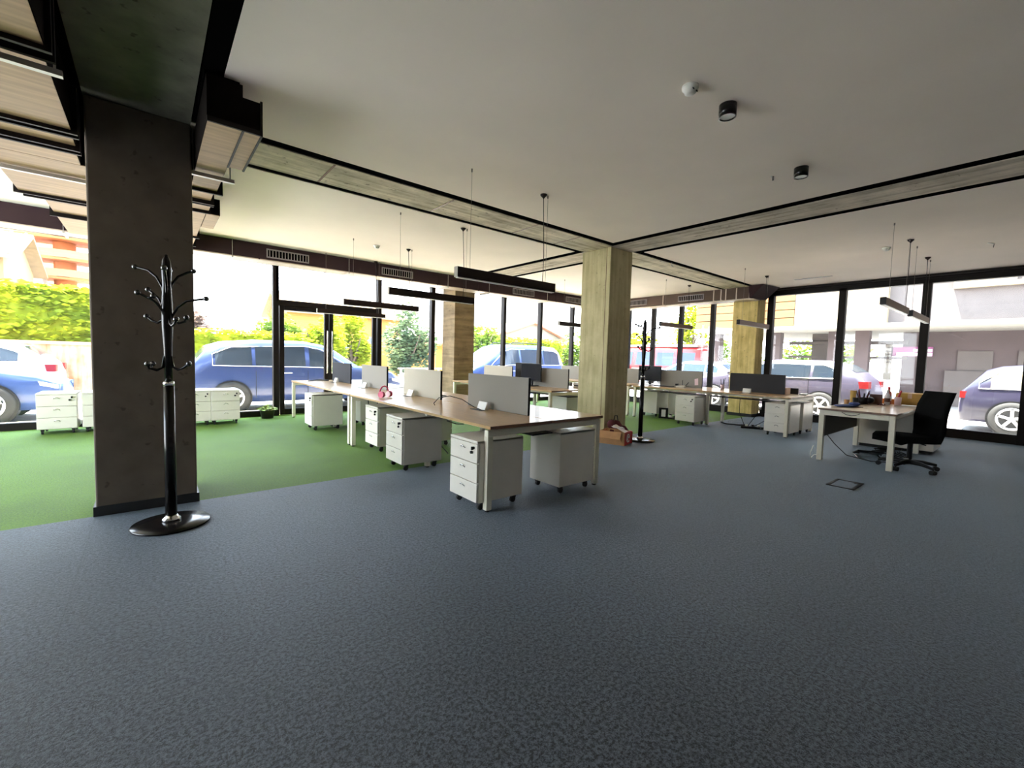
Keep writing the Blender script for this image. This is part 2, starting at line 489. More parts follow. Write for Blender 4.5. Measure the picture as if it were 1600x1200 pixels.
# transom light over the doors
fr = MB(); fr.box(1.93, YF - .05, 2.22, 4.05, YF + .07, 2.33); fr.box(1.93, YF - .05, 3.0, 4.05, YF + .07, 3.09)
fr.box(1.93, YF - .07, 2.3, 1.99, YF + .07, 3.09)
window(4, fr, [MB().add([(1.97, YF, 2.31), (4.03, YF, 2.31), (4.03, YF, 3.02), (1.97, YF, 3.02)], [(0, 1, 2, 3)])])
def door(n, x0, x1, hside):
    t = bpy.data.objects.new('door_%d' % n, None); COL.objects.link(t); struct(t)
    m = MB(); w = 0.085
    m.box(x0, YF - .04, .01, x0 + w, YF + .04, 2.22); m.box(x1 - w, YF - .04, .01, x1, YF + .04, 2.22)
    m.box(x0 + w, YF - .04, .01, x1 - w, YF + .04, .13); m.box(x0 + w, YF - .04, 2.13, x1 - w, YF + .04, 2.22)
    m.build('door_frame', M_frame, t, bevel=0.004, seg=1)
    MB().add([(x0 + w, YF, .12), (x1 - w, YF, .12), (x1 - w, YF, 2.14), (x0 + w, YF, 2.14)], [(0, 1, 2, 3)]).build('pane', M_glass, t, fix=False)
    hx = x0 + w / 2 if hside < 0 else x1 - w / 2
    h = MB(); h.tube([(hx, YF - .04, .85), (hx, YF - .09, .87), (hx, YF - .09, 1.75), (hx, YF - .04, 1.77)], .012)
    h.build('door_handle', M_chrome, t)
    c = MB().box(x1 - .5 if hside < 0 else x0 + .3, YF - .1, 2.14, x1 - .2 if hside < 0 else x0 + .6, YF - .04, 2.2); c.build('door_closer', M_frame, t)
door(1, 2.0, 2.95, 1)
door(2, 2.96, 4.0, -1)
# right facade
XF = 11.80
def side_window(n, y0, y1, mull, w=0.09, z1=3.02, bot=0.17):
    fr = MB()
    fr.box(XF - .05, y0, 0, XF + .07, y1, bot)
    fr.box(XF - .07, y0, z1 - .05, XF + .07, y1, 3.12)
    for y in mull: fr.box(XF - .07, y - w / 2, 0, XF + .07, y + w / 2, z1)
    ps = []
    e = [y0] + [y for y in sorted(mull) if y0 + .1 < y < y1 - .1] + [y1]
    for a, b in zip(e[:-1], e[1:]):
        ps.append(MB().add([(XF, a + .03, bot - .01), (XF, b - .03, bot - .01), (XF, b - .03, z1 - .02), (XF, a + .03, z1 - .02)], [(0, 1, 2, 3)]))
    return window(n, fr, ps)
side_window(5, 0.08, 4.42, (0.12, 1.50, 2.86, 4.30), 0.13)
side_window(6, 5.0, 9.75, (5.05, 5.74, 6.66, 7.56, 8.45, 9.4), 0.10)
# ceiling strip along the right windows
struct(MB().box(11.56, 0.0, 3.08, 11.62, 4.4, 3.121).build('trim_2', M_frame))

# ------------------------------------------------------------------ ducts
M_ductshade = mat('black duct side shade', (0.008, 0.006, 0.005), 0.95, spec=0.05)  # black holds the shade on the duct sides and ends
def sheet_duct(name, label, boxes, joints, mat_, straps=(), loc=(0, 0, 0)):
    t = thing(name, label, 'air duct', loc)
    b = MB()
    u = MB()
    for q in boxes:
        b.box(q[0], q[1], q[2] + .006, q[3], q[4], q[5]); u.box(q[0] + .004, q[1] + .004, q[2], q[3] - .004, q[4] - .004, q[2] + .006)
    b.build('duct_body', M_ductshade, t); u.build('bottom_sheet', mat_, t)
    if joints:
        for q in joints: MB().box(*q).build('flange', M_frame, t)
    for (p0, p1, p2, p3) in straps:
        s = MB()
        s.tube([p0, p1], 0.006, 6); s.tube([p2, p3], 0.006, 6)
        s.box(min(p1[0], p3[0]) - .03, min(p1[1], p3[1]) - .018, p1[2] - .03, max(p1[0], p3[0]) + .03, max(p1[1], p3[1]) + .018, p1[2])
        s.build('hanger_rail', M_steel, t)
    return t
zb = 2.80
bx = [(-1.05, -0.9, zb, -0.385, 3.30, 3.10), (-1.05, 3.42, zb, -0.40, 4.42, 3.10), (-1.0, 4.50, zb + .01, -0.41, 4.78, 3.08),
      (-1.0, 4.86, zb, -0.42, 5.20, 3.08), (-0.97, 5.20, zb, 0.28, 6.45, 3.08), (-0.83, 6.55, zb + .02, 0.24, 8.50, 3.06)]
jn = []
for y, x0, x1 in ((3.30, -1.08, -.36), (3.40, -1.08, -.36), (4.42, -1.07, -.37), (4.50, -1.07, -.37), (4.78, -1.05, -.39), (4.86, -1.05, -.39), (6.45, -1.0, .28), (6.55, -.95, .27), (7.3, -.86, .26)):
    jn.append((x0, y - .012, zb - .025, x1, y + .012, 3.1))
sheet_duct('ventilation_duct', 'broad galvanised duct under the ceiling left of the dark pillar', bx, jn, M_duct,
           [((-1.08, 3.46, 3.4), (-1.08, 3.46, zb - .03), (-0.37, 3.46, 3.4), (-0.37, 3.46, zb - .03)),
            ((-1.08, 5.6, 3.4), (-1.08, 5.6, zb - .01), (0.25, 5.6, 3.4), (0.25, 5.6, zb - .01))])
bx = [(0.31, 3.58, zb, 0.515, 5.10, 3.10), (0.515, 3.58, zb, 0.625, 4.36, 3.02), (0.30, 5.16, zb + .01, 0.50, 5.50, 3.08), (0.30, 5.58, zb, 0.515, 5.86, 3.08), (0.30, 5.94, zb, 0.50, 8.5, 3.08),
      (0.50, 6.0, zb, 0.63, 6.7, 2.98)]
jn = [(0.29, y - .012, zb - .025, x, y + .012, 3.1) for y, x in ((5.12, .56), (5.52, .53), (5.58, .53), (5.9, .53), (7.3, .53), (7.9, .53))]
jn2 = [(0.29, 3.57, zb - .004, 0.30, 3.58, zb)]; jn.append((0.508, 3.58, zb - .006, 0.522, 4.36, zb + .001)); jn.append((0.618, 3.57, zb - .006, 0.632, 4.37, 3.03))
jn.append((0.31, 3.57, zb - .004, 0.625, 3.585, zb + .03))
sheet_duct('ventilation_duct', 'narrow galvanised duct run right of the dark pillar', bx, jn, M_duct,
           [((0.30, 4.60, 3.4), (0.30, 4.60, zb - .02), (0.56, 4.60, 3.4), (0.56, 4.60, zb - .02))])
MB().box(0.30, 3.60, 3.10, 0.50, 4.1, 3.3).build('duct_collar', M_black, bpy.data.objects['ventilation_duct.001'])

def grille(par, axis, a, b, z0, z1, face):
    """slatted outlet on the face of a duct"""
    g = MB(); fr = 0.018; n = 14
    def bx_(u0, u1, w0, w1, d0, d1):
        if axis == 'x': g.box(u0, face - d1, w0, u1, face - d0, w1)
        else: g.box(face - d1, u0, w0, face - d0, u1, w1)
    bx_(a, b, z0, z0 + fr, 0, .02); bx_(a, b, z1 - fr, z1, 0, .02)
    bx_(a, a + fr, z0, z1, 0, .02); bx_(b - fr, b, z0, z1, 0, .02)
    for i in range(1, n):
        u = a + (b - a) * i / n
        bx_(u - .006, u + .006, z0 + fr, z1 - fr, 0.002, .016)
    o = g.build('outlet_grille', M_grille, par)
    d = MB()
    if axis == 'x': d.box(a + fr, face - .003, z0 + fr, b - fr, face + .001, z1 - fr)
    else: d.box(face - .003, a + fr, z0 + fr, face + .001, b - fr, z1 - fr)
    d.build('grille_back', M_black, o)
M_grille = mat('grey grille metal', (0.30, 0.27, 0.28), 0.4, 0.5)
M_grill_l = M_grille
YD = 8.58
t = thing('ventilation_duct', 'long dark duct running along the top of the street windows', 'air duct')
MB().box(-3.9, YD, 2.86, 10.85, YD + .34, 3.115).build('duct_body', M_ductd, t)
MB().box(-3.9, YD - .004, 2.846, 10.85, YD + .344, 2.862).build('duct_underside', M_ductlip, t)
for x in (-1.6, -.9, 1.05, 2.95, 5.15, 6.3, 8.25, 9.6):
    s = MB(); s.box(x, YD - .02, 2.82, x + .025, YD + .36, 2.846); s.tube([(x + .012, YD - .012, 2.82), (x + .012, YD - .012, 3.12)], .004, 6)
    s.build('hanger_rail', M_steel, t)
for x in (1.45, 3.5, 4.9, 6.0, 8.6):
    MB().box(x - .012, YD - .008, 2.85, x + .012, YD + .35, 3.115).build('flange', M_ductd, t)
for a, b in ((1.56, 2.24), (3.62, 4.30), (7.05, 7.78), (8.98, 9.7)):
    grille(t, 'x', a, b, 2.90, 3.05, YD)
XD = 10.86
t = thing('ventilation_duct', 'brown duct running along the top of the right hand windows behind the pillars', 'air duct')
MB().box(XD, 5.08, 2.86, XD + .36, 8.56, 3.115).box(XD, 4.36, 2.83, XD + .36, 5.08, 3.115).build('duct_body', mat('brown facade duct', (0.075, 0.042, 0.028), 0.6, 0.0, var=0.15, scale=2), t)
MB().box(XD - .004, 4.36, 2.816, XD + .364, 8.56, 2.832 + .012).build('duct_underside', M_ductlip, t)
for y in (4.45, 4.75, 5.0, 5.12, 5.3, 6.7):
    MB().box(XD - .01, y - .012, 2.81, XD + .37, y + .012, 3.115).build('flange', M_ductlip, t)
for a, b in ((5.55, 6.25), (7.2, 7.8)):
    grille(t, 'y', a, b, 2.90, 3.05, XD)
# slanted end hood next to the pillar
h = MB()
h.add([(10.72, 4.36, 2.83), (11.30, 4.25, 2.83), (11.29, 4.40, 2.83), (10.72, 4.40, 2.83), (10.70, 4.10, 3.115), (11.42, 4.01, 3.115), (11.42, 4.41, 3.115), (10.70, 4.41, 3.115)],
      [(0, 3, 2, 1), (4, 5, 6, 7), (0, 1, 5, 4), (1, 2, 6, 5), (2, 3, 7, 6), (3, 0, 4, 7)])
h.build('end_hood', M_ductd, t)

# ------------------------------------------------------------------ desks
LEGW = 0.055
def bench(label, x0, y0, nb, W=1.44, bay=1.64, screens=(), scr_mats=None, far_leg=True, top_m=None, inset_mid=True, cat='desk', name='bench_desk'):
    t = thing(name, label, cat, (x0, y0, 0))
    L = nb * bay
    Zt = 0.73
    tm = top_m or M_oak
    for i in range(nb):
        for k in (0, 1):
            a = 0 if k == 0 else W / 2 + .006
            b = W / 2 - .006 if k == 0 else W
            q = MB().box(a, i * bay + .002, Zt - .025, b, (i + 1) * bay - .002, Zt)
            top = q.build('desktop', tm, t, bevel=0.0015, seg=1)
            if i == 0:
                MB().box(a, -.002, Zt - .0255, b, .002, Zt - .001).build('edge_band', M_edge, top)
    for i in range(nb + 1):
        y = min(max(i * bay - LEGW / 2, 0.03), L - LEGW - .03)
        mid = (0 < i < nb) and inset_mid
        ins = 0.30 if mid else 0.0
        g = MB()
        g.box(ins, y, 0.015, ins + LEGW, y + LEGW, 0.638)
        g.build('leg', M_leg, t, bevel=0.003, seg=1)
        g = MB(); g.box(W - ins - LEGW, y, 0.015, W - ins, y + LEGW, 0.638); g.build('leg', M_leg, t, bevel=0.003, seg=1)
        MB().box(ins, y, 0.638, W - ins, y + LEGW, 0.70 - .008).build('crossbar', M_leg, t, bevel=0.003, seg=1)
        for fx in (ins + .028, W - ins - .028): MB().cyl((fx, y + .028, 0), (fx, y + .028, .016), .02).build('foot', M_rubber, t)
    for x in (0.16, W - .2): MB().box(x, .09, .66, x + .04, L - .09, .70).build('rail', M_leg, t)
    MB().box(W / 2 - .14, .12, .58, W / 2 + .14, L - .12, .595).build('cable_tray', M_plastic, t)
    for i, (a, b) in enumerate(screens):
        m = (scr_mats or {}).get(i, M_grey)
        sc = MB().box(W / 2 - .012, a - y0, Zt + .002, W / 2 + .012, b - y0, 1.105).build('divider_screen', m, t, bevel=0.002, seg=1)
        MB().box(W / 2 - .013, a - y0 - .004, Zt + .002, W / 2 + .013, a - y0 + .001, 1.105).build('screen_edge', M_plastic, sc)
    return t
WX = 2.13
bench('long oak desk with white legs nearest the camera, two grey divider screens', WX, 2.83, 2, screens=((3.17, 4.22), (4.85, 5.90)), scr_mats={1: M_cream})
bench('oak desk continuing the nearest desk row towards the glass doors', WX, 6.12, 2, screens=((6.50, 7.55), (8.12, 9.15)), scr_mats={1: M_greyd})
bench('oak desk behind the nearest row, left of the pale middle pillar', 5.42, 5.44, 2, screens=((5.72, 6.80), (7.40, 8.45)), scr_mats={1: M_cream})
bench('right hand oak desk row, its near end beside a small carton', 8.68, 2.76, 2, W=1.36, screens=((3.09, 4.12), (4.72, 5.75)), scr_mats={0: M_greyd})
bench('oak desk row hidden mostly behind the pale middle pillar', 8.68, 6.12, 2, W=1.36, screens=((6.35, 7.40), (8.02, 9.0)))

# power flip boxes on the desks
def power_box(x, y, label, rz=0.0, group=None):
    t = thing('power_box', label, 'socket box', (x, y, .7305), rz, group)
    a = MB().prism([(-.01, 0), (.045, 0), (.035, .085), (.022, .085)], 'x', -.075, .075); a.build('lid', M_wplast, t, bevel=.003)
    b = MB().box(-.11, -.07, 0, .09, -.015, .004); b.build('lid_shadow', M_plastic, t)  # flat black sheet stands for the shadow by the lid
    return t
power_box(2.73, 3.80, 'white flip up socket box on the nearest desk with a black cable', R(-90))
power_box(2.74, 5.52, 'small white socket box under the cream divider screen', R(-90))
power_box(2.72, 7.15, 'white socket box on the desk behind the pink headphones', R(-90))
power_box(2.72, 8.62, 'white socket box beside the farthest dark divider screen of the nearest row', R(-90))
power_box(9.05, 3.66, 'white socket box in front of the dark screen on the right desk row', R(-90))

c = MB(); c.tube([(2.70, 3.76, .735), (2.66, 3.84, .76), (2.58, 3.95, .835), (2.52, 4.10, .86), (2.47, 4.25, .83), (2.45, 4.33, .76), (2.46, 4.32, .737)], .0045)
tag(c.build('power_cable', M_rubber), 'black cable arching out of the socket box on the nearest desk', 'cable')
c = MB()
for k, (dx, dy) in enumerate(((0, 0), (.03, .05), (-.02, .1))):
    c.tube([(2.95 + dx, 5.0 + dy, .736), (3.02 + dx, 5.1 + dy, .74), (2.98, 5.25 + dy, .738), (3.08 + dx, 5.4, .737), (3.2, 5.3 + dy, .737)], .005)
tag(c.build('power_cable', M_rubber), 'black cables bunched beside the cream divider screen', 'cable')
c = MB(); c.tube([(3.05, 6.95, .736), (3.15, 6.85, .738), (3.28, 6.9, .737), (3.35, 6.7, .737)], .004); c.tube([(3.1, 5.9, .736), (3.3, 5.8, .737), (3.4, 6.0, .737)], .004)
tag(c.build('power_cable', M_rubber), 'thin dark cables lying on the desk behind the grey screen', 'cable')
c = MB()
for k in range(4):
    y = 9.05 + .07 * k
    c.tube([(2.35 + .08 * k, y, .737), (2.45 + .05 * k, y - .08, .755), (2.6, y, .75), (2.75, y + .05, .737)], .009)
tag(c.build('power_cable', M_rubber), 'coiled cables on the far end of the nearest desk row', 'cable')

# headphones
t = thing('headphones', 'pink and red headphones lying on the oak desk', 'headphones', (2.36, 5.44, .73), R(30))
a = MB(); a.tube([(.09 * math.cos(q), .02, .065 + .085 * math.sin(q)) for q in [R(v) for v in range(-10, 191, 12)]], .009); a.build('headband', M_pink, t)
for sx_ in (-1, 1):
    MB().cyl((sx_ * .10, .0, .045), (sx_ * .065, .0, .045), .042).build('ear_cup', M_pink, t)
    MB().cyl((sx_ * .066, .0, .045), (sx_ * .05, .0, .045), .036).build('ear_pad', M_pinkl, t)

# ------------------------------------------------------------------ drawer units
def drawer_unit(label, x, y, rz, group=None, keys=False, w=.42, d=.50, h=.60):
    t = thing('drawer_unit', label, 'drawer unit', (x, y, 0), rz, group)
    body = MB()
    body.box(-w / 2, -d / 2 + .02, .075, w / 2, d / 2, h)
    body.box(-w / 2, -d / 2 - .002, h - .022, w / 2, d / 2, h + .002)
    body.build('body', M_white, t, bevel=.004, seg=1)
    dz = (h - .022 - .08) / 3
    for i in range(3):
        z0 = .08 + i * dz
        dr = MB().box(-w / 2 + .003, -d / 2 - .002, z0 + .003, w / 2 - .003, -d / 2 + .0195, z0 + dz - .004).build('drawer', M_white, t, bevel=.002, seg=1)
        hd = MB(); zz = z0 + dz * .72
        hd.tube([(-.03, -d / 2 - .002, zz - .012), (-.026, -d / 2 - .014, zz), (-.01, -d / 2 - .018, zz + .008), (.01, -d / 2 - .018, zz + .008), (.026, -d / 2 - .014, zz), (.03, -d / 2 - .002, zz - .012)], .005, 6)
        hd.build('handle', M_chrome, dr)
        if i == 2:
            lk = MB(); lk.cyl((w / 2 - .05, -d / 2 - .012, zz + .01), (w / 2 - .05, -d / 2, zz + .01), .012)
            if keys:
                lk.box(w / 2 - .056, -d / 2 - .03, zz - .005, w / 2 - .044, -d / 2 - .012, zz + .022)
                lk.cyl((w / 2 - .075, -d / 2 - .018, zz - .03), (w / 2 - .075, -d / 2 - .006, zz - .03), .013)
            lk.build('lock', M_plastic, dr)
    for cx in (-1, 1):
        for cy in (-1, 1):
            c = MB(); c.cyl((cx * (w / 2 - .05) - .011, cy * (d / 2 - .07), .028), (cx * (w / 2 - .05) + .011, cy * (d / 2 - .07), .028), .027)
            c.box(cx * (w / 2 - .05) - .018, cy * (d / 2 - .07) - .012, .045, cx * (w / 2 - .05) + .018, cy * (d / 2 - .07) + .025, .076)
            c.build('castor', M_rubber, t)
    return t
LX = R(-90); RX = R(90)
g1 = 'white drawer units under the desks'
d0 = drawer_unit('white three drawer unit with key at the near corner of the nearest desk', 2.31, 3.115, LX, g1, keys=True)
def du(lab, x, y, rz, g=g1): return copy_tree(d0, (x, y, 0), rz, lab, g)
du('white drawer unit with its back turned under the right end of the nearest desk', 3.22, 3.05, RX)
du('white drawer unit with key beside the second desk leg, just behind the nearest one', 2.36, 4.62, LX)
du('white drawer unit third in the nearest row, partly behind a keyed one', 2.52, 5.68, LX)
du('white drawer unit under the far end of the nearest desk row by the glass doors', 2.27, 7.78, LX)
du('white drawer unit at the far side of the nearest desk, seen between table legs', 3.12, 5.62, RX)
du('white drawer unit at the far side of the row, behind the tall white leg', 3.12, 7.90, RX)
du('white drawer unit under the desk to the left of the pale pillar', 6.55, 6.1, RX)
du('white drawer unit facing us under the middle of the right desk row', 8.77, 4.64, LX)
du('white drawer unit facing us at the near end of the right desk row', 8.98, 2.98, LX)
du('white drawer unit right behind the front one at the near end of the right row', 9.66, 2.98, RX)
du('white drawer unit at the left end of the right desk row, beside the coat stand', 9.35, 5.86, RX)
du('white drawer unit with plain back beside the black picture frame on the floor', 9.62, 5.32, RX)
g2 = 'white drawer units along the windows'
for x, y, lab in ((-1.07, 9.32, 'leftmost white drawer unit standing alone at the street window'),
                  (-.60, 9.33, 'white drawer unit at the window, half hidden by the left edge of the dark pillar'),
                  (.145, 9.26, 'white drawer unit at the window, hidden behind the dark pillar'),
                  (.568, 9.24, 'white drawer unit just right of the dark pillar at the window'),
                  (.99, 9.22, 'white drawer unit beside the potted plant at the window')):
    if x == .145: continue
    du(lab, x, y, 0, g2)

# ------------------------------------------------------------------ monitors and things on the far desks
def monitor(label, x, y, rz, w=.60):
    t = thing('monitor', label, 'monitor', (x, y, .7305), rz)
    MB().box(-w / 2, -.012, .10, w / 2, .022, .46).build('casing', M_plastic, t, bevel=.004)
    MB().box(-w / 2 + .01, -.0135, .115, w / 2 - .01, -.0125, .45).build('screen', M_screen, t)
    s = MB(); s.box(-.03, .022, .02, .03, .045, .25); s.box(-.12, -.08, 0, .12, .12, .012); s.build('stand', M_plastic, t)
    return t
monitor('black monitor on the right desk row, beside the slim coat stand', 9.18, 5.93, R(-90))
monitor('black monitor on the desk left of the pale pillar', 5.98, 6.62, R(-90))
monitor('black monitor farther along the same desk, seen from behind', 6.35, 7.25, R(90), .55)

def carton(name, label, x, y, z, w, d, h, m, rz=0, cat='box', tape=True):
    t = thing(name, label, cat, (x, y, z), rz)
    MB().box(-w / 2, -d / 2, 0, w / 2, d / 2, h).build('box_body', m, t, bevel=.003, seg=1)
    if tape: MB().box(-w / 2 - .001, -.025, h * .6, w / 2 + .001, .025, h + .002).build('tape', M_cardp, t)
    return t
carton('cardboard_box', 'small pale carton at the near end of the right desk row', 9.50, 3.22, .7305, .22, .30, .125, M_cardp, R(0), tape=False)
MB().box(-.112, -.10, .085, -.1105, -.06, .10).build('print_mark', M_brown, bpy.data.objects['cardboard_box'])
t = thing('tablet', 'dark flat screen standing behind the pale carton', 'tablet', (9.80, 3.12, .7305), R(-90))
MB().box(-.13, -.01, 0, .13, .01, .115).build('casing', M_plastic, t)
t = thing('laptop', 'closed grey laptop near the end of the right desk row', 'laptop', (9.80, 2.90, .7305), R(10))
MB().box(-.16, -.055, 0, .16, .055, .012).build('base', M_greyd, t); MB().box(-.16, -.055, .0125, .16, .055, .02).build('lid', M_wplast, t)
# desk phone / gadgets
t = thing('desk_phone', 'black and white desk phone in front of the divider screen', 'phone', (9.18, 5.12, .7305), R(-70))
MB().prism([(-.09, 0), (.09, 0), (.09, .05), (-.09, .02)], 'x', -.09, .09).build('body', M_wplast, t)
MB().box(-.11, -.06, .045, -.06, .10, .08).build('handset', M_plastic, t)
a = MB(); a.tube([(.10, 0, .04), (.16, .02, .12)], .008); a.tube([(.02, .08, .04), (.02, .09, .16)], .006); a.build('antenna', M_plastic, t)
MB().box(9.02, 5.25, .7305, 9.14, 5.7, .75).build('keyboard', M_plastic)
tag(bpy.data.objects['keyboard'], 'black keyboard in front of the monitor on the right row', 'keyboard')
t = thing('pen_holder', 'small cup of dark pens between the screens of the right desk row', 'pen holder', (9.70, 4.43, .7305))
a = MB(); a.lathe([(.0, 0), (.038, 0), (.04, .1), (.034, .1), (.032, .01)]); a.build('cup', M_pinkl, t)
for k in range(5):
    q = k * 1.3
    MB().tube([(.015 * math.cos(q), .015 * math.sin(q), .02), (.05 * math.cos(q), .05 * math.sin(q), .19 + .015 * k)], .006, 6).build('pen', M_plastic, t)
tag(MB().ball((10.0, 4.15, .752), (.045, .03, .02)).build('computer_mouse', M_plastic), 'black mouse on the right desk row left of the dark screen', 'mouse')
tag(MB().cyl((9.0, 6.0, .7305), (9.0, 6.0, .82), .018).build('glue_stick', M_wplast), 'small white tube at the left end of the right desk row', 'tube')
tag(MB().add([(9.342, 4.80, .80), (9.342, 4.88, .79), (9.342, 4.89, .93), (9.342, 4.81, .95)], [(0, 1, 2, 3)]).add([(9.345, 4.80, .80), (9.345, 4.88, .79), (9.345, 4.89, .93), (9.345, 4.81, .95)], [(0, 1, 2, 3)]).build('sticky_note', M_pinkl), 'pink paper note on the divider screen of the right row', 'note')
# white fabric heap and papers on the desk left of pillar
a = MB()
for k in range(7):
    q = k * .9
    a.ball((6.55 + .06 * math.cos(q), 5.62 + .06 * math.sin(q), .78 + .03 * (k % 4)), (.075, .07, .06), 10)
tag(a.build('paper_bag', M_paper), 'crumpled white bag at the desk end left of the pale pillar', 'bag')
t = thing('desk_printer', 'white device with dark slot beside the crumpled bag', 'device', (6.66, 5.86, .7305), 0)
MB().box(-.1, -.12, 0, .1, .12, .10).build('body', M_wplast, t, bevel=.01); MB().box(-.104, -.09, .03, -.1, .09, .05).build('slot', M_plastic, t)

# ------------------------------------------------------------------ solo desk with chair and clutter
SX0, SX1, SY0, SY1 = 7.04, 8.99, 1.08, 1.90
t = thing('office_desk', 'single oak desk with cream legs, covered with clutter, beside the black chair', 'desk', (SX0, SY0, 0))
W_, D_ = SX1 - SX0, SY1 - SY0
MB().box(0, 0, .705, W_, D_, .73).build('desktop', M_oakx, t, bevel=.0015, seg=1)
MB().box(-.002, 0, .7045, .002, D_, .729).build('edge_band', M_edge, t)
for x in (.02, W_ - .085):
    for y in (.01, D_ - .07):
        MB().box(x, y, .01, x + .065, y + .06, .70).build('leg', M_leg, t, bevel=.003, seg=1)
    MB().box(x, .07, .635, x + .065, D_ - .07, .70).build('crossbar', M_leg, t, bevel=.003, seg=1)
MB().box(.09, .03, .65, W_ - .09, .07, .70).box(.09, D_ - .07, .65, W_ - .09, D_ - .03, .70).build('rail', M_leg, t)
MB().box(.10, D_ - .05, .33, W_ - .1, D_ - .035, .65).build('modesty_panel', M_plastic, t)
MB().tube([(-.004, .55, .695), (-.02, .5, .67), (-.02, .45, .66), (-.02, .40, .67), (-.004, .36, .695)], .0035).build('cable_loop', M_rubber, t)
# low cabinet at its far end
t = thing('side_cabinet', 'white side cabinet with brown top standing behind the black chair', 'cabinet', (9.42, 1.40, 0))
MB().box(-.37, -.46, .05, .37, .48, .66).build('body', M_white, t, bevel=.003)
MB().box(-.39, -.48, .66, .39, .50, .70).build('top', M_edge, t, bevel=.003)
MB().box(-.33, -.42, 0, .33, .44, .05).build('plinth', M_plastic, t)
MB().tube([(.20, -.462, .55), (.20, -.49, .55), (.20, -.49, .60), (.20, -.462, .60)], .008).build('handle', M_plastic, t)
# items
t = thing('cloth_pouch', 'blue flat pouch at the left corner of the cluttered desk', 'pouch', (7.62, 1.72, .7305), R(-20))
a = MB(); a.ball((0, 0, .018), (.22, .10, .018)); a.ball((.12, -.03, .04), (.09, .06, .03)); a.build('pouch_body', M_blue, t)
MB().box(-.15, -.11, .0, .18, .03, .008).build('flap', M_plastic, t)
def cup(label, x, y, m, h=.10, r=.035, name='cup', cat='cup', z=.7305):
    a = MB(); a.lathe([(0, 0), (r * .85, 0), (r, h), (r * .9, h), (r * .75, .01), (0, .01)], (0, 0, 0), 16)
    o = a.build(name, m); o.location = (x, y, z); return tag(o, label, cat)
cup('brown paper cup beside the blue pouch on the cluttered desk', 7.98, 1.80, M_card, .08, .035)
cup('black cup right of the blue pouch on the cluttered desk', 8.10, 1.72, M_plastic, .11, .04)
cup('tall yellow brown cup behind the black cup', 8.40, 1.82, M_cardy, .20, .04)
t = thing('pen_holder', 'dark pen holder full of pens and tools on the cluttered desk', 'pen holder', (8.50, 1.72, .7305))
a = MB(); a.lathe([(0, 0), (.07, 0), (.075, .10), (.068, .10), (.06, .01), (0, .01)]); a.build('cup', M_plastic, t)
a = MB(); a.ball((.05, -.08, .06), (.09, .06, .055)); a.build('pouch', M_plastic, t)
for k in range(7):
    q = k * .9
    MB().tube([(.03 * math.cos(q), .03 * math.sin(q), .03), (.085 * math.cos(q), .085 * math.sin(q), .16 + .02 * (k % 4))], .009, 6).build('pen', M_dred if k % 2 else M_plastic, t)
carton('gift_box', 'dark brown printed box standing in the middle of the cluttered desk', 8.72, 1.60, .7305, .06, .15, .15, M_brown, R(0), tape=False)
carton('card_box', 'low dark brown box between pen holder and printed box', 8.80, 1.70, .7305, .06, .08, .08, M_brown, 0, tape=False)
def bottle(label, x, y, h, r, mb, mc, z=.7305):
    t = thing('bottle', label, 'bottle', (x, y, z))
    a = MB(); a.lathe([(0, 0), (r, 0), (r, h * .6), (r * .8, h * .7), (r * .4, h * .8), (r * .4, h * .86)], n=18); a.build('bottle_body', mb, t)
    a = MB(); a.cyl((0, 0, h * .86), (0, 0, h), r * .45); a.build('cap', mc, t)
    a = MB(); a.cyl((0, 0, h * .2), (0, 0, h * .45), r * 1.02, n=18, caps=False); a.build('bottle_label', M_brown if mb is M_bottle else M_paper, t)
bottle('clear water bottle on the cluttered desk in front of a taller red one', 8.70, 1.46, .23, .035, M_bottle, M_wplast)
bottle('tall red capped bottle behind the water bottle on the cluttered desk', 8.90, 1.48, .27, .038, mat('red orange bottle', (0.5, 0.10, 0.06), 0.3), M_red)
cup('pink white jar right of the bottles on the cluttered desk', 8.86, 1.36, M_pinkl, .12, .045, 'jar', 'jar')
t = thing('marker_pen', 'red marker leaning beside the bottles', 'pen', (8.94, 1.40, .7305))
MB().tube([(0, 0, .01), (.0, -.06, .22)], .014).build('barrel', M_red, t)
a = MB()
for k in range(6):
    a.ball((8.45 + .03 * k, 1.46 + .035 * (k % 3), .738), (.018, .012, .008), 8)
tag(a.build('snack_crumbs', M_dred), 'small dark red scraps scattered in front of the brown box', 'scraps', kind='stuff')
carton('card_box', 'small flat orange box on the side cabinet beside the kraft box', 9.17, 1.52, .7005, .14, .24, .10, M_orange, 0, tape=False)
carton('card_box', 'big yellow kraft box on the side cabinet behind the chair back', 9.42, 1.28, .7005, .36, .34, .20, M_cardy, 0, tape=True)
t = thing('paper_sheet', 'loose papers at the edge of the desk by the orange box', 'paper', (8.90, 1.22, .7305), R(12))
MB().box(-.08, -.1, 0, .06, .1, .006).build('sheet', M_paper, t)
cup('white cup on the side cabinet right of the chair back', 9.62, .99, M_wplast, .08, .04, z=.7005)
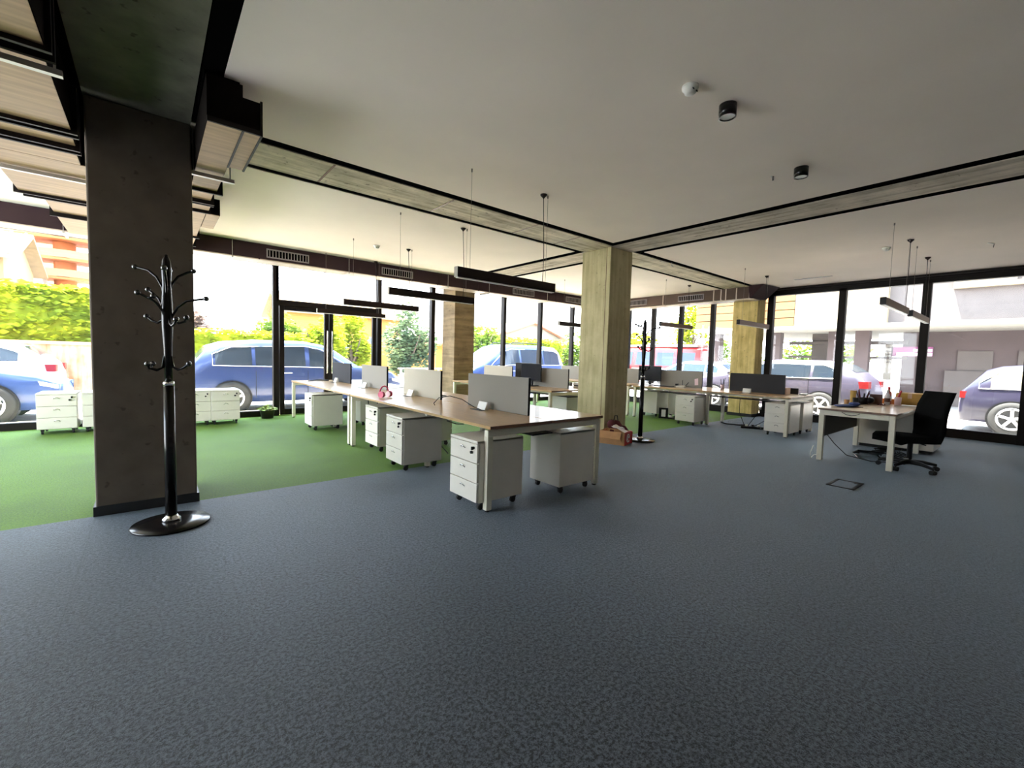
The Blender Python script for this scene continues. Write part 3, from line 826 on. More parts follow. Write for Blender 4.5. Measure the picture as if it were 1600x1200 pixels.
# things on the floor under it
t = thing('footrest', 'black tilted footrest under the cluttered desk', 'footrest', (7.95, 1.50, 0), R(20))
MB().obox((0, 0, .07), (.42, .30, .02), Matrix.Rotation(R(14), 3, 'Y')).build('plate', M_plastic, t, bevel=.005)
MB().tube([(-.2, .14, .012), (.15, .14, .012)], .012).tube([(-.2, -.14, .012), (.15, -.14, .012)], .012).box(-.02, -.1, .01, .02, .1, .07).build('base', M_chrome, t)
c = MB()
for k in range(5):
    x0 = 8.0 + .12 * k; 
    c.tube([(x0, 1.6 - .1 * k, .012), (x0 + .08, 1.5, .05 + .02 * (k % 3)), (x0 + .18, 1.35 - .03 * k, .09), (x0 + .25, 1.28, .03), (x0 + .15, 1.15, .012)], .009)
c.tube([(7.55, 1.93, .34), (7.5, 1.8, .2), (7.5, 1.65, .06), (7.6, 1.4, .012), (7.75, 1.2, .012), (7.9, 1.1, .012)], .006)
tag(c.build('power_cable', M_rubber), 'tangle of black cables on the carpet under the cluttered desk', 'cable')
c = MB(); c.tube([(7.06, 1.93, .2), (7.02, 1.95, .1), (7.05, 1.95, .02), (7.1, 1.93, .06), (7.13, 1.88, .08)], .005)
tag(c.build('power_cable', M_wplast), 'thin white cord hanging at the left leg of the cluttered desk', 'cable')

# office chair
t = thing('office_chair', 'black mesh swivel chair pushed up to the cluttered desk', 'office chair', (7.52, 1.0, 0), R(0))
fd = Vector((-.77, .64, 0)); sd = Vector((.64, .77, 0))
def P3(f_, s_, z_): return fd * f_ + sd * s_ + Vector((0, 0, z_))
def chair_sheet(rows, thick):
    """rows: list of (forward, half-width, z); makes a thick sheet"""
    m = MB(); n = 6; vs = []
    for side in (0, 1):
        for (f_, hw, z_) in rows:
            for k in range(n + 1):
                s_ = -hw + 2 * hw * k / n
                cv = .03 * (abs(s_) / .25) ** 2
                vs.append(P3(f_ + cv - side * thick[0], s_, z_ - side * thick[1]))
    R_ = len(rows); fs = []
    for i in range(R_ - 1):
        for k in range(n):
            a = i * (n + 1) + k; b = a + n + 1; o = R_ * (n + 1)
            fs.append((a, a + 1, b + 1, b)); fs.append((o + a, o + b, o + b + 1, o + a + 1))
    o = R_ * (n + 1)
    for i in range(R_ - 1):
        a = i * (n + 1); b = a + n + 1
        fs.append((a, b, o + b, o + a)); a += n; b += n; fs.append((a, o + a, o + b, b))
    for k in range(n):
        fs.append((k, o + k, o + k + 1, k + 1)); q = (R_ - 1) * (n + 1) + k; fs.append((q, q + 1, o + q + 1, o + q))
    return m.add(vs, fs, True)
chair_sheet([(-.22, .20, .44), (-.1, .25, .445), (.1, .26, .45), (.22, .25, .45), (.29, .22, .42)], (0, .075)).build('seat', M_mesh, t)
chair_sheet([(-.20, .19, .38), (-.23, .205, .50), (-.23, .21, .68), (-.26, .205, .84), (-.33, .19, 1.01)], (.035, 0)).build('backrest', M_mesh, t)
a = MB(); a.tube([P3(-.02, 0, .36), P3(-.2, 0, .36), P3(-.31, 0, .45), P3(-.31, 0, .65)], [.03, .03, .028, .022]); a.build('back_bracket', M_plastic, t)
MB().cyl((0, 0, .10), (0, 0, .37), .028).build('gas_lift', M_plastic, t)
MB().tube([P3(.0, -.05, .37), P3(.05, -.26, .36)], .008).build('lever', M_plastic, t)
for k in range(5):
    q = R(72 * k + 20)
    e = Vector((.30 * math.cos(q), .30 * math.sin(q), 0))
    MB().tube([(0, 0, .10), e * .5 + Vector((0, 0, .10)), e + Vector((0, 0, .075))], [.035, .026, .018]).build('base_arm', M_plastic, t)
    w = MB(); pr = Vector((-math.sin(q), math.cos(q), 0))
    w.cyl(e + pr * -.028 + Vector((0, 0, .028)), e + pr * -.006 + Vector((0, 0, .028)), .028); w.cyl(e + pr * .006 + Vector((0, 0, .028)), e + pr * .028 + Vector((0, 0, .028)), .028)
    w.cyl(e + Vector((0, 0, .03)), e + Vector((0, 0, .08)), .008)
    w.build('castor', M_rubber, t)
MB().cyl((-.02, 0, .135), (-.02, .05, .135), .018).build('badge', M_chrome, t)

# floor box
t = thing('floor_box', 'rectangular black framed floor socket box set into the dark carpet', 'floor box', (5.89, 1.29, 0), R(0))
a = MB(); w, d = .20, .125
a.box(-w, -d, 0, w, -d + .03, .006); a.box(-w, d - .03, 0, w, d, .006); a.box(-w, -d, 0, -w + .03, d, .006); a.box(w - .03, -d, 0, w, d, .006)
a.build('frame', M_plastic, t)
MB().box(-w + .018, -d + .018, 0, w - .018, d - .018, .003).build('lid', M_carpet, t)
MB().box(.12, -.09, .003, .165, -.05, .007).build('latch', M_plastic, t)

# carton with clutter at the foot of the pillar
t = thing('cardboard_box', 'open brown cardboard box with paper and scraps at the foot of the pale pillar', 'box', (5.62, 4.17, 0), R(-72))
MB().box(-.22, -.15, 0, .18, -.14, .2).box(-.22, .14, 0, .18, .15, .2).box(-.22, -.14, 0, -.21, .14, .2).box(-.21, -.14, 0, .17, .14, .01).build('box_body', M_card, t)
MB().box(.17, -.15, 0, .18, .15, .2).build('end_panel', M_red, t)
MB().tube([(.186, .06 * math.cos(q * .42), .10 + .06 * math.sin(q * .42)) for q in range(14)], .008, 6).tube([(.186, .025 * math.cos(q * .6), .10 + .025 * math.sin(q * .6)) for q in range(8)], .007, 6).build('printed_swirl', M_paper, t)
MB().obox((-.05, -.2, .15), (.36, .13, .006), Matrix.Rotation(R(50), 3, 'X')).build('flap', M_card, t)
MB().obox((.06, .0, .235), (.22, .14, .01), Matrix.Rotation(R(25), 3, 'Y')).obox((.0, .06, .24), (.18, .1, .012), Matrix.Rotation(R(-18), 3, 'X')).build('papers', M_paper, t)
t = thing('shopping_bag', 'dark maroon bag slumped behind the open cardboard box', 'bag', (5.84, 4.36, 0), 0)
a = MB(); a.ball((0, 0, .16), (.14, .11, .17)); a.ball((-.08, .02, .26), (.08, .07, .08)); a.ball((.12, -.06, .12), (.09, .09, .12)); a.build('bag_body', M_dred, t)
MB().tube([(-.06, 0, .30), (-.03, 0, .40), (.03, 0, .40), (.06, 0, .30)], .008).build('handle', M_plastic, t)
carton('card_box', 'small red box standing between the open cardboard box and the slim coat stand', 5.83, 4.08, 0, .07, .08, .19, M_red, R(-30), tape=False)

# black photo frame thing and clutter on the green carpet
t = thing('picture_frame', 'small black framed panel leaning on the green carpet under the right desk row', 'frame', (9.02, 5.42, 0), R(-60))
MB().obox((0, 0, .125), (.20, .012, .24), Matrix.Rotation(R(-12), 3, 'X')).build('frame', M_plastic, t)
MB().obox((0, -.01, .125), (.09, .012, .16), Matrix.Rotation(R(-12), 3, 'X')).build('card', M_paper, t)
t = thing('power_strip', 'black power strip with white plugs right of the small black frame', 'power strip', (9.12, 5.20, 0), R(-70))
MB().box(-.14, -.03, 0, .14, .03, .04).build('strip', M_plastic, t)
for k in range(3): MB().box(-.11 + .09 * k, -.025, .04, -.06 + .09 * k, .025, .08).build('plug', M_wplast if k != 1 else M_plastic, t)
c = MB(); c.tube([(9.3, 4.95, .3), (9.2, 5.0, .2), (9.1, 5.1, .25)], .006); c.tube([(9.36, 4.72, .58), (9.2, 4.95, .35), (9.12, 5.03, .06)], .006)
tag(c.build('power_cable', M_rubber), 'black cable slanting down behind the drawer unit of the right row', 'cable')
t = thing('power_strip', 'black power strip with cables on the floor beside the near drawer unit', 'power strip', (9.35, 3.55, 0), R(-58))
MB().box(-.28, -.03, 0, .28, .03, .045).build('strip', M_plastic, t)
for k in range(4): MB().box(-.2 + .11 * k, -.02, .045, -.16 + .11 * k, .025, .08).build('plug', M_plastic if k % 2 else M_wplast, t)
c = MB()
c.tube([(9.62, 4.38, .012), (9.45, 4.2, .012), (9.5, 3.95, .014), (9.65, 3.85, .014), (9.45, 3.75, .014), (9.3, 3.7, .014), (9.4, 3.6, .05)], .013)
c.tube([(9.36, 3.9, .58), (9.36, 3.9, .3), (9.4, 3.8, .03)], .006); c.tube([(9.36, 3.4, .58), (9.5, 3.6, .3), (9.45, 3.75, .03)], .006); c.tube([(9.3, 3.25, .3), (9.4, 3.5, .12), (9.4, 3.6, .05)], .006)
for k in range(5): c.tube([(9.3 + .05 * k, 3.45 + .06 * k, .012), (9.42 - .03 * k, 3.5, .04), (9.5, 3.6 + .03 * k, .02), (9.3, 3.7, .012)], .010)
tag(c.build('power_cable', M_rubber), 'black cables hanging and snaking on the carpet under the right desk row', 'cable')
c = MB()
c.tube([(3.3, 4.75, .012), (3.1, 4.6, .012), (2.85, 4.55, .014), (2.95, 4.35, .012), (3.2, 4.4, .012), (3.3, 4.25, .012)], .01)
c.tube([(3.15, 5.2, .40), (3.25, 5.1, .36), (3.4, 5.15, .34)], .007); c.tube([(2.85, 5.3, .58), (2.9, 5.1, .2), (3.0, 4.9, .012)], .006)
tag(c.build('power_cable', M_rubber), 'black cables on the floor between the drawer units of the nearest desk', 'cable')
c = MB(); c.tube([(2.85, 7.3, .58), (2.87, 7.25, .2), (2.9, 7.1, .012), (2.8, 6.8, .012), (2.95, 6.5, .012)], .01); c.tube([(2.85, 6.9, .58), (2.9, 6.95, .2), (3.0, 6.8, .012)], .01)
tag(c.build('power_cable', M_rubber), 'black cables hanging under the far part of the nearest desk row', 'cable')

# ------------------------------------------------------------------ coat stands
def coat_stand(label, x, y, hm, rz):
    t = thing('coat_stand', label, 'coat stand', (x, y, 0), rz)
    a = MB(); a.lathe([(0, 0), (.235, 0), (.24, .008), (.235, .016), (.12, .024), (.05, .03), (0, .03)], n=48); a.build('base', M_gloss, t)
    a = MB(); a.lathe([(.0, .03), (.055, .03), (.058, .045), (.042, .06), (.036, .07), (0, .07)], n=24); a.build('base_collar', M_chrome, t)
    a = MB(); a.lathe([(0, .06), (.036, .06), (.034, 1.03), (0, 1.03)], n=20); a.build('lower_pole', M_gloss, t)
    a = MB(); a.lathe([(0, 1.03), (.036, 1.03), (.034, 1.055), (.024, 1.06), (0, 1.06)], n=20); a.build('collar', M_chrome, t)
    a = MB(); a.lathe([(0, 1.06), (.024, 1.06), (.026, 1.30), (.034, 1.45), (.034, 1.60), (.026, 1.75), (.030, 1.85), (.026, 1.92), (.010, 1.965), (0, 1.97)], n=20); a.build('upper_pole', M_gloss, t)
    def hook(ang, pts):
        c, s = math.cos(R(ang)), math.sin(R(ang))
        P = [(r * c, r * s, z) for r, z in pts]
        h = MB().tube(P, .0085, 8); o = h.build('hook', M_gloss, t)
        k = MB().ball(P[-1], .019, 10); k.build('knob', hm, o)
    up = lambda zj, zt, r: [(.02, zj), (.03, zj + (zt - zj) * .35), (.07, zj + (zt - zj) * .68), (.13, zj + (zt - zj) * .9), (r, zt)]
    dn = lambda zj, zt, r: [(.02, zj), (.035, zt - .025), (.07, zt - .045), (.11, zt - .03), (r, zt)]
    rt = -39.6     # azimuth that points to the right in the photo
    for a_, zj, zt, r in ((180, 1.66, 1.875, .225), (58, 1.70, 1.88, .17), (-55, 1.68, 1.84, .225), (118, 1.66, 1.87, .10)):
        hook(rt + a_, up(zj, zt, r))
    for a_, zj, zt, r in ((170, 1.52, 1.72, .16), (222, 1.52, 1.68, .16), (8, 1.45, 1.665, .26), (-100, 1.5, 1.66, .10)):
        hook(rt + a_, up(zj, zt, r))
    for a_, zj, zt, r in ((180, 1.58, 1.525, .15), (-30, 1.55, 1.505, .13), (60, 1.55, 1.53, .12)):
        hook(rt + a_, dn(zj, zt, r))
    for a_, zj, zt, r in ((0, 1.24, 1.19, .15), (190, 1.24, 1.185, .10), (235, 1.24, 1.185, .12)):
        hook(rt + a_, dn(zj, zt, r))
    return t
coat_stand('tall black coat stand with curved hooks in front of the dark pillar', .096, 4.03, mat('dark chrome knob', (.12, .12, .12), .2, .9), 0)
coat_stand('slim dark coat stand beside the pale middle pillar', 6.17, 4.11, M_lampb, R(35))

# ------------------------------------------------------------------ pendant lamps
def pendant(label, xa, xb, y, z0=2.06, z1=2.155, m=None, w=.06, wires=(.12, .9), cord=.85, cord_dx=.0, dy=0.0):
    t = thing('pendant_lamp', label, 'pendant lamp', ((xa + xb) / 2, y, ZC), 0, 'linear pendant lamps')
    L2 = (xb - xa) / 2
    a, b = z0 - ZC, z1 - ZC
    mm = m or M_lampb
    MB().box(-L2, -w / 2, a + .008, L2, w / 2, b).build('housing', mm, t, bevel=.002, seg=1)
    MB().box(-L2 - .003, -w / 2 - .001, a + .006, -L2, w / 2 + .001, b + .001).box(L2, -w / 2 - .001, a + .006, L2 + .003, w / 2 + .001, b + .001).build('end_cap', M_plastic if m else M_lampcap, t)
    MB().box(-L2 + .01, -w / 2 + .006, a, L2 - .01, w / 2 - .006, a + .009).build('diffuser', M_diff, t)
    for q in wires:
        x = -L2 + 2 * L2 * q
        k = MB(); k.tube([(x, 0, b), (x, 0, 0)], .0018, 6); k.cyl((x, 0, -.03), (x, 0, 0), .008); k.build('wire', M_steelw, t)
    x = -L2 + 2 * L2 * cord
    k = MB(); k.tube([(x + .02, 0, b), (x + .03, 0, b + .3), (x + .015, 0, b + .6), (x + cord_dx, 0, -.05), (x + cord_dx, 0, 0)], .0038, 6); k.build('power_cord', M_rubber, t)
    k = MB(); k.lathe([(0, 0), (.038, 0), (.036, -.012), (.014, -.034), (.006, -.045), (0, -.045)]); o = k.build('ceiling_cup', M_lampb, t); o.location = (x + cord_dx, 0, 0)
    return t
M_lampcap = mat('grey lamp end cap', (0.33, 0.31, 0.28), 0.4, 0.3)
M_steelw = mat('steel wire', (0.25, 0.22, 0.20), 0.4, 0.6)
pendant('long dark pendant lamp nearest the camera over the nearest desk', 2.28, 3.60, 3.64, 2.055, 2.16)
pendant('dark pendant lamp second from the camera in the row over the nearest desks', 2.35, 3.66, 5.36)
pendant('dark pendant lamp third from the camera, in front of the glass doors', 2.36, 3.66, 7.08)
pendant('dark pendant lamp farthest in the row, right against the glass doors', 2.36, 3.66, 8.50, 2.02, 2.10)
pendant('small dark pendant lamp left of the pale middle pillar', 7.2, 8.5, 7.07)
pendant('brown pendant lamp in front of the windows right of the pale pillar', 8.68, 10.04, 5.40, 2.085, 2.18, mat('brown lamp housing', (0.12, 0.06, 0.04), .4, .2))
pendant('brown pendant lamp hanging before the yellowish pillar', 8.60, 10.02, 3.70, 2.04, 2.135, mat('brown lamp housing b', (0.14, 0.08, 0.06), .4, .2))
pendant('bronze pendant lamp left of its twin over the cluttered desk', 6.95, 8.42, 1.28, 2.07, 2.165, M_lampo, wires=(.2, .9), cord=.94)
pendant('bronze pendant lamp right of its twin, before the thick window post', 8.72, 10.25, 1.28, 2.07, 2.165, M_lampo, wires=(.08, .9), cord=.72)

# ceiling spots, smoke detectors, slots
def can(label, x, y):
    t = thing('ceiling_spot', label, 'ceiling lamp', (x, y, ZC), 0, 'round ceiling spots')
    a = MB(); a.lathe([(0, 0), (.058, 0), (.058, -.085), (.050, -.085), (.050, -.078), (0, -.078)], n=28); a.build('housing', M_gloss, t)
    a = MB(); a.lathe([(.0495, -.079), (.0, -.0795)], n=28); a.build('lens', M_diff, t)
can('black round ceiling spot nearest the camera', 3.17, 1.52)
can('black round ceiling spot farther back, nearer the long beam', 4.66, 1.52)
def smoke(label, x, y):
    t = thing('smoke_detector', label, 'smoke detector', (x, y, ZC), 0, 'smoke detectors')
    a = MB(); a.lathe([(0, 0), (.052, 0), (.052, -.018), (.04, -.024), (.034, -.045), (.02, -.052), (0, -.053)], n=24); a.build('housing', M_wplast, t)
    MB().box(-.03, -.036, -.038, -.012, -.033, -.03).box(.008, -.037, -.038, .03, -.033, -.03).build('vent_slots', M_plastic, t)
smoke('white smoke detector on the ceiling nearest the camera', 2.78, 1.59)
smoke('white smoke detector on the ceiling over the green carpet', 2.97, 7.26)
smoke('white smoke detector on the ceiling beside the twin bronze lamps', 8.64, 1.60)
t = MB().box(10.60, 2.78, ZC - .003, 10.66, 3.46, ZC + .01).build('slot_diffuser', M_plastic); tag(t, 'narrow black air slot in the ceiling near the right windows', 'air slot')
t = thing('ceiling_bracket', 'small broken metal plate on the ceiling left of the farther round spot', 'bracket', (4.72, 1.78, ZC), R(20))
MB().box(-.05, -.008, -.006, .05, .008, 0).build('plate', M_plastic, t); MB().tube([(-.06, .01, 0), (-.07, .01, -.02), (-.09, .02, -.01)], .004).build('clip', M_wplast, t)
t = thing('ceiling_bracket', 'small metal clip on the ceiling above the rightmost window', 'bracket', (9.30, .56, ZC), R(-30))
MB().box(-.06, -.006, -.006, .06, .006, 0).build('plate', M_wplast, t); MB().tube([(.06, 0, 0), (.08, .02, -.05)], .005).build('pin', M_steelw, t)
t = thing('ceiling_bracket', 'small white hook at the edge of the beam right of the pale pillar', 'bracket', (7.42, 4.44, ZC), 0)
MB().tube([(0, 0, 0), (0, 0, -.05), (.02, -.02, -.07)], .008).build('hook', M_wplast, t)

# plant in a pot
t = thing('potted_plant', 'small leafy plant in a dark pot on the green carpet by the window post', 'potted plant', (1.72, 9.48, 0))
a = MB(); a.lathe([(0, 0), (.10, 0), (.13, .15), (.135, .16), (.12, .16), (.1, .13), (0, .13)]); a.build('pot', M_pot, t)
M_leafy = mat('light yellow green leaf', (0.45, 0.56, 0.16), 0.5, var=.25, scale=20)
a = MB()
for k in range(190):
    q = random.uniform(0, 6.28); r = random.uniform(.0, .17); z = .16 + random.uniform(0, .10) * (1.1 - r / .2)
    c = Vector((r * math.cos(q), r * math.sin(q), z)); s = random.uniform(.03, .055)
    rm = Matrix.Rotation(random.uniform(0, 6.28), 3, 'Z') @ Matrix.Rotation(random.uniform(-.9, .9), 3, 'X')
    a.add([c + rm @ Vector(p) for p in ((-s, 0, 0), (0, -s * .5, .004), (s, 0, 0), (0, s * .5, .004))], [(0, 1, 2, 3)])
a.build('leaves', M_leafy, t, fix=False)
# ------------------------------------------------------------------ outdoors
M_asph = mat('asphalt', (0.33, 0.315, 0.30), 0.9, var=.15, scale=6)
M_pave = mat('pale concrete pavement', (0.48, 0.43, 0.35), 0.9, var=.12, scale=3)
def ground(name, m, *q): return struct(MB().box(*q).build(name, m))
ground('pavement', M_pave, -40, 9.95, -.2, 11.95, 11.0, -.02)
ground('pavement', M_pave, 11.95, -40, -.2, 13.3, 11.0, -.02)
ground('street', M_asph, -60, 11.0, -.3, 90, 90, -.10)
ground('street', M_asph, 13.3, -60, -.3, 90, 11.0, -.10)

def leaf_mat(name, c, c2):
    m, nt, p = newmat(name); L = nt.links.new
    t = nt.nodes.new('ShaderNodeTexCoord'); n = nt.nodes.new('ShaderNodeTexNoise'); n.inputs['Scale'].default_value = 1.3; n.inputs['Detail'].default_value = 6
    L(t.outputs['Object'], n.inputs['Vector'])
    r = nt.nodes.new('ShaderNodeValToRGB'); r.color_ramp.elements[0].position = .38; r.color_ramp.elements[1].position = .62
    r.color_ramp.elements[0].color = (*c, 1); r.color_ramp.elements[1].color = (*c2, 1)
    L(n.outputs['Fac'], r.inputs[0]); L(r.outputs[0], p.inputs['Base Color']); p.inputs['Roughness'].default_value = .6
    p.inputs['Specular IOR Level'].default_value = .2
    tr = nt.nodes.new('ShaderNodeBsdfTranslucent'); L(r.outputs[0], tr.inputs[0])
    mx = nt.nodes.new('ShaderNodeMixShader'); mx.inputs[0].default_value = .45
    L(p.outputs[0], mx.inputs[1]); L(tr.outputs[0], mx.inputs[2])
    L(mx.outputs[0], nt.nodes['Material Output'].inputs['Surface'])
    return m
LF_hedge = leaf_mat('yellow green hedge leaves', (0.15, 0.21, 0.008), (0.34, 0.38, 0.015))
LF_green = leaf_mat('fresh green leaves', (0.05, 0.11, 0.015), (0.19, 0.27, 0.03))
LF_grey = leaf_mat('grey green leaves', (0.05, 0.09, 0.05), (0.17, 0.22, 0.10))
LF_purple = leaf_mat('purple brown leaves', (0.10, 0.06, 0.06), (0.20, 0.14, 0.11))
M_bark = mat('bark', (0.10, 0.07, 0.05), .9, var=.3, scale=8)

def crown(par, m, c, r, n, s, boxy=False, shell=.45, name='foliage'):
    a = MB(); rnd = random.Random(int(c[0] * 100 + c[1] * 10 + n))
    nb = 14
    lumps = []
    for k in range(nb):
        while True:
            p = Vector((rnd.uniform(-1, 1), rnd.uniform(-1, 1), rnd.uniform(-1, 1)))
            if boxy or p.length < 1: break
        lumps.append((p * .72, rnd.uniform(.28, .5)))
    for k in range(n):
        if boxy:
            p = Vector((rnd.uniform(-1, 1), rnd.uniform(-1, 1), rnd.uniform(-1, 1)))
            ax = rnd.choice((1, 1, 2)); p[ax] = (1 if p[ax] > 0 else -1) * rnd.uniform(.75, 1.06)
        else:
            l, lr = lumps[rnd.randrange(nb)]
            d = Vector((rnd.gauss(0, 1), rnd.gauss(0, 1), rnd.gauss(0, 1))); d.normalize()
            p = l + d * lr * rnd.uniform(shell, 1.05)
        q = Vector(c) + Vector((p.x * r[0], p.y * r[1], p.z * r[2]))
        rm = Matrix.Rotation(rnd.uniform(0, 6.28), 3, 'Z') @ Matrix.Rotation(rnd.uniform(0, 3.1), 3, 'X')
        ss = s * rnd.uniform(.6, 1.4)
        a.add([q + rm @ Vector(v) for v in ((-ss, 0, 0), (0, -ss * .5, 0), (ss, 0, 0), (0, ss * .5, 0))], [(0, 1, 2, 3)])
    return a.build(name, m, par, fix=False)
def tree(label, x, y, zc, r, m, n=2600, s=.10, trunk=True):
    t = thing('tree', label, 'tree', (x, y, -.1))
    crown(t, m, (0, 0, zc + .1), r, n, s)
    a = MB(); a.tube([(0, 0, 0), (.03, 0, (zc) * .5), (0, .02, zc + .1)], [.13, .10, .05])
    for k in range(5):
        q = k * 1.26; a.tube([(0, 0, zc * .55), (r[0] * .3 * math.cos(q), r[1] * .3 * math.sin(q), zc * .8), (r[0] * .6 * math.cos(q), r[1] * .6 * math.sin(q), zc + r[2] * .3)], [.05, .04, .02], 6)
    a.build('trunk', M_bark, t)
    return t
def hedge(label, x0, x1, y0, y1, z0, z1, m, n, s=.09):
    t = thing('hedge', label, 'hedge', ((x0 + x1) / 2, (y0 + y1) / 2, z0))
    r = ((x1 - x0) / 2, (y1 - y0) / 2, (z1 - z0) / 2)
    crown(t, m, (0, 0, r[2]), r, n, s, boxy=True)
    k = MB().box(-r[0] * .93, -r[1] * .8, .0, r[0] * .93, r[1] * .8, 2 * r[2] * .93); k.build('branches', m, t)
    return t
hedge('bright yellow green hedge above the stained garden wall at the far left', -8, -.2, 16.3, 17.8, 1.20, 2.85, LF_hedge, 9000, .10)
t = thing('garden_wall', 'white garden wall with orange stains under the bright hedge', 'wall', (-4, 15.95, -.1))
M_stain = concrete('stained whitewash', (0.25, 0.11, 0.04), (0.42, 0.33, 0.23), boards=0, bump=.1)
MB().box(-5, -.12, 0, 3.9, .12, 1.42).build('wall_body', M_stain, t); MB().box(-5, -.18, 1.42, 3.9, .18, 1.50).build('coping', mat('terracotta coping', (.55, .25, .12), .8), t)
hedge('long low yellow hedge beyond the big dark car', .2, 4.8, 17.5, 18.5, .2, 1.95, LF_hedge, 4200, .09)
tree('purple leaved tree just right of the dark pillar', 1.1, 21, 2.1, (1.0, 1.0, .85), LF_purple, 1500, .10)
tree('green tree behind the roof of the big dark car', 4.0, 20, 2.15, (1.1, 1.0, .85), LF_green, 2200, .09)
tree('bright tree seen through the left glass door', 4.65, 16.5, 1.75, (1.0, .9, 1.05), LF_hedge, 3200, .08)
tree('vivid yellow green bush seen through the right glass door', 6.15, 17.5, 1.6, (.95, .9, 1.35), LF_hedge, 3800, .08)
tree('big grey green tree left of the brown pillar', 9.3, 19, 1.9, (1.55, 1.3, 1.75), LF_grey, 5200, .10)
tree('tree with pinkish trunk right of the brown pillar', 14.2, 20, 2.2, (1.6, 1.3, 1.5), LF_green, 3000, .10)
hedge('yellow hedge behind the blue van', 16.2, 22, 21, 22, -.1, 2.5, LF_hedge, 4200, .10)
tree('green tree left of the pale middle pillar', 24.0, 22.5, 1.8, (2.2, 1.3, 1.8), LF_green, 3200, .11)
tree('yellow green tree right of the pale middle pillar', 28, 19.5, 2.4, (2.0, 2.2, 2.0), LF_hedge, 3000, .13)
tree('tall bright tree behind the red van', 31, 16.5, 4.2, (1.6, 1.9, 2.6), LF_hedge, 3400, .13)
tree('dark green bush behind the red van', 26, 12.3, 1.6, (1.3, 1.6, 1.3), LF_green, 2000, .11)
tree('green tree seen through the gap under the building opposite', 32.5, 9.4, 2.0, (2.0, 3.2, 2.0), LF_green, 3200, .13)

# street poles
for x, y, h, lab in ((2.35, 20, 3.05, 'thin utility pole above the roof of the big dark car'), (5.86, 20, 4.9, 'tall utility pole seen through the glass doors')):
    t = thing('utility_pole', lab, 'pole', (x, y, -.1)); MB().cyl((0, 0, 0), (0, 0, h + .1), .06, .045, 10).build('pole', M_lampcap, t)
    MB().box(-.4, -.02, h - .5, .4, .02, h - .46).build('cross_arm', M_lampcap, t)

# houses
M_cream_w = mat('cream render', (0.24, 0.16, 0.075), .9, var=.05, scale=2)
M_yell_w = mat('warm yellow render', (0.33, 0.16, 0.035), .9, var=.05, scale=2)
M_white_w = mat('white render', (0.27, 0.25, 0.22), .9, var=.04, scale=2)
M_orng = mat('orange painted balcony soffit', (0.36, 0.11, 0.03), .85, var=.08, scale=2)
M_tile = mat('clay roof tiles', (0.30, 0.17, 0.10), .8, var=.2, scale=6)
M_tilep = mat('pale roof tiles', (0.22, 0.16, 0.09), .8, var=.15, scale=6)
M_door_o = mat('orange wood door', (0.62, 0.28, 0.06), .6)
M_wing = mat('dark window glass', (0.10, 0.13, 0.18), .15)
def gable_house(label, x0, x1, y0, y1, zw, zr, mw, mr, wins=(), along='x', over=.35, doors=()):
    t = thing('house', label, 'house', ((x0 + x1) / 2, (y0 + y1) / 2, -.1))
    hx, hy = (x1 - x0) / 2, (y1 - y0) / 2
    MB().box(-hx, -hy, 0, hx, hy, zw).build('wall', mw, t)
    a = MB(); th = .12
    if along == 'x':
        for s_ in (-1, 1):
            a.prism([(s_ * (hy + over), zw - .05), (0, zr), (0, zr + th), (s_ * (hy + over), zw + th - .05)], 'x', -hx - over, hx + over)
        n = int((x1 - x0) / .3)
        for i in range(n):
            x = -hx - over + (2 * hx + 2 * over) * (i + .5) / n
            a.tube([(x, -hy - over, zw + th - .05), (x, 0, zr + th)], .05, 6)
        MB().prism([(-hy, zw), (hy, zw), (0, zr)], 'x', -hx, hx).build('gable', mw, t)
    else:
        for s_ in (-1, 1):
            a.prism([(s_ * (hx + over), zw - .05), (0, zr), (0, zr + th), (s_ * (hx + over), zw + th - .05)], 'y', -hy - over, hy + over)
        MB().prism([(-hx, zw), (hx, zw), (0, zr)], 'y', -hy, hy).build('gable', mw, t)
    a.build('roof', mr, t)
    for (xa, xb, za, zb_) in wins:
        w = MB().box(xa - (x0 + x1) / 2, -hy - .03, za + .1, xb - (x0 + x1) / 2, -hy + .02, zb_ + .1).build('window', M_white_w, t)
        MB().box(xa + .07 - (x0 + x1) / 2, -hy - .035, za + .17, xb - .07 - (x0 + x1) / 2, -hy - .02, zb_ + .03).build('pane', M_wing, w)
    for (xa, xb, zb_) in doors:
        MB().box(xa - (x0 + x1) / 2, -hy - .04, 0, xb - (x0 + x1) / 2, -hy + .02, zb_).build('door', M_door_o, t)
    return t, (x0 + x1) / 2
gable_house('small house with tiled roof at the far left edge behind the hedge', -9.5, -3.45, 20.5, 25, 4.05, 5.1, M_cream_w, M_tilep, wins=((-4.3, -3.7, 2.9, 3.7),))
t = thing('apartment_house', 'orange house with curved balconies behind the hedge at the far left', 'house', (-2.7, 27, -.1))
MB().box(-4.5, 0, 0, -1.0, 6, 6.6).build('wall', M_orng, t)
for z, rr in ((4.1, 1.75), (4.85, 2.0), (5.65, 2.2)):
    a = MB(); pl = [(rr * math.cos(R(v)), -rr * .8 * math.sin(R(v))) for v in range(0, 181, 12)]
    a.prism(pl, 'z', z, z + .10); sl = a.build('balcony_slab', M_orng, t)
    b = MB(); pr = [(rr * math.cos(R(v)), -rr * .8 * math.sin(R(v)), z + .26) for v in range(0, 181, 12)]
    n = len(pr); b.add([(p[0], p[1], z + .08) for p in pr] + [(p[0], p[1], z + .40) for p in pr] + [(p[0] * .96, p[1] * .96, z + .40) for p in pr] + [(p[0] * .96, p[1] * .96, z + .08) for p in pr],
          [(i + k * n, i + 1 + k * n, i + 1 + ((k + 1) % 4) * n, i + ((k + 1) % 4) * n) for k in range(4) for i in range(n - 1)])
    b.build('balcony_parapet', M_cream_w, sl)
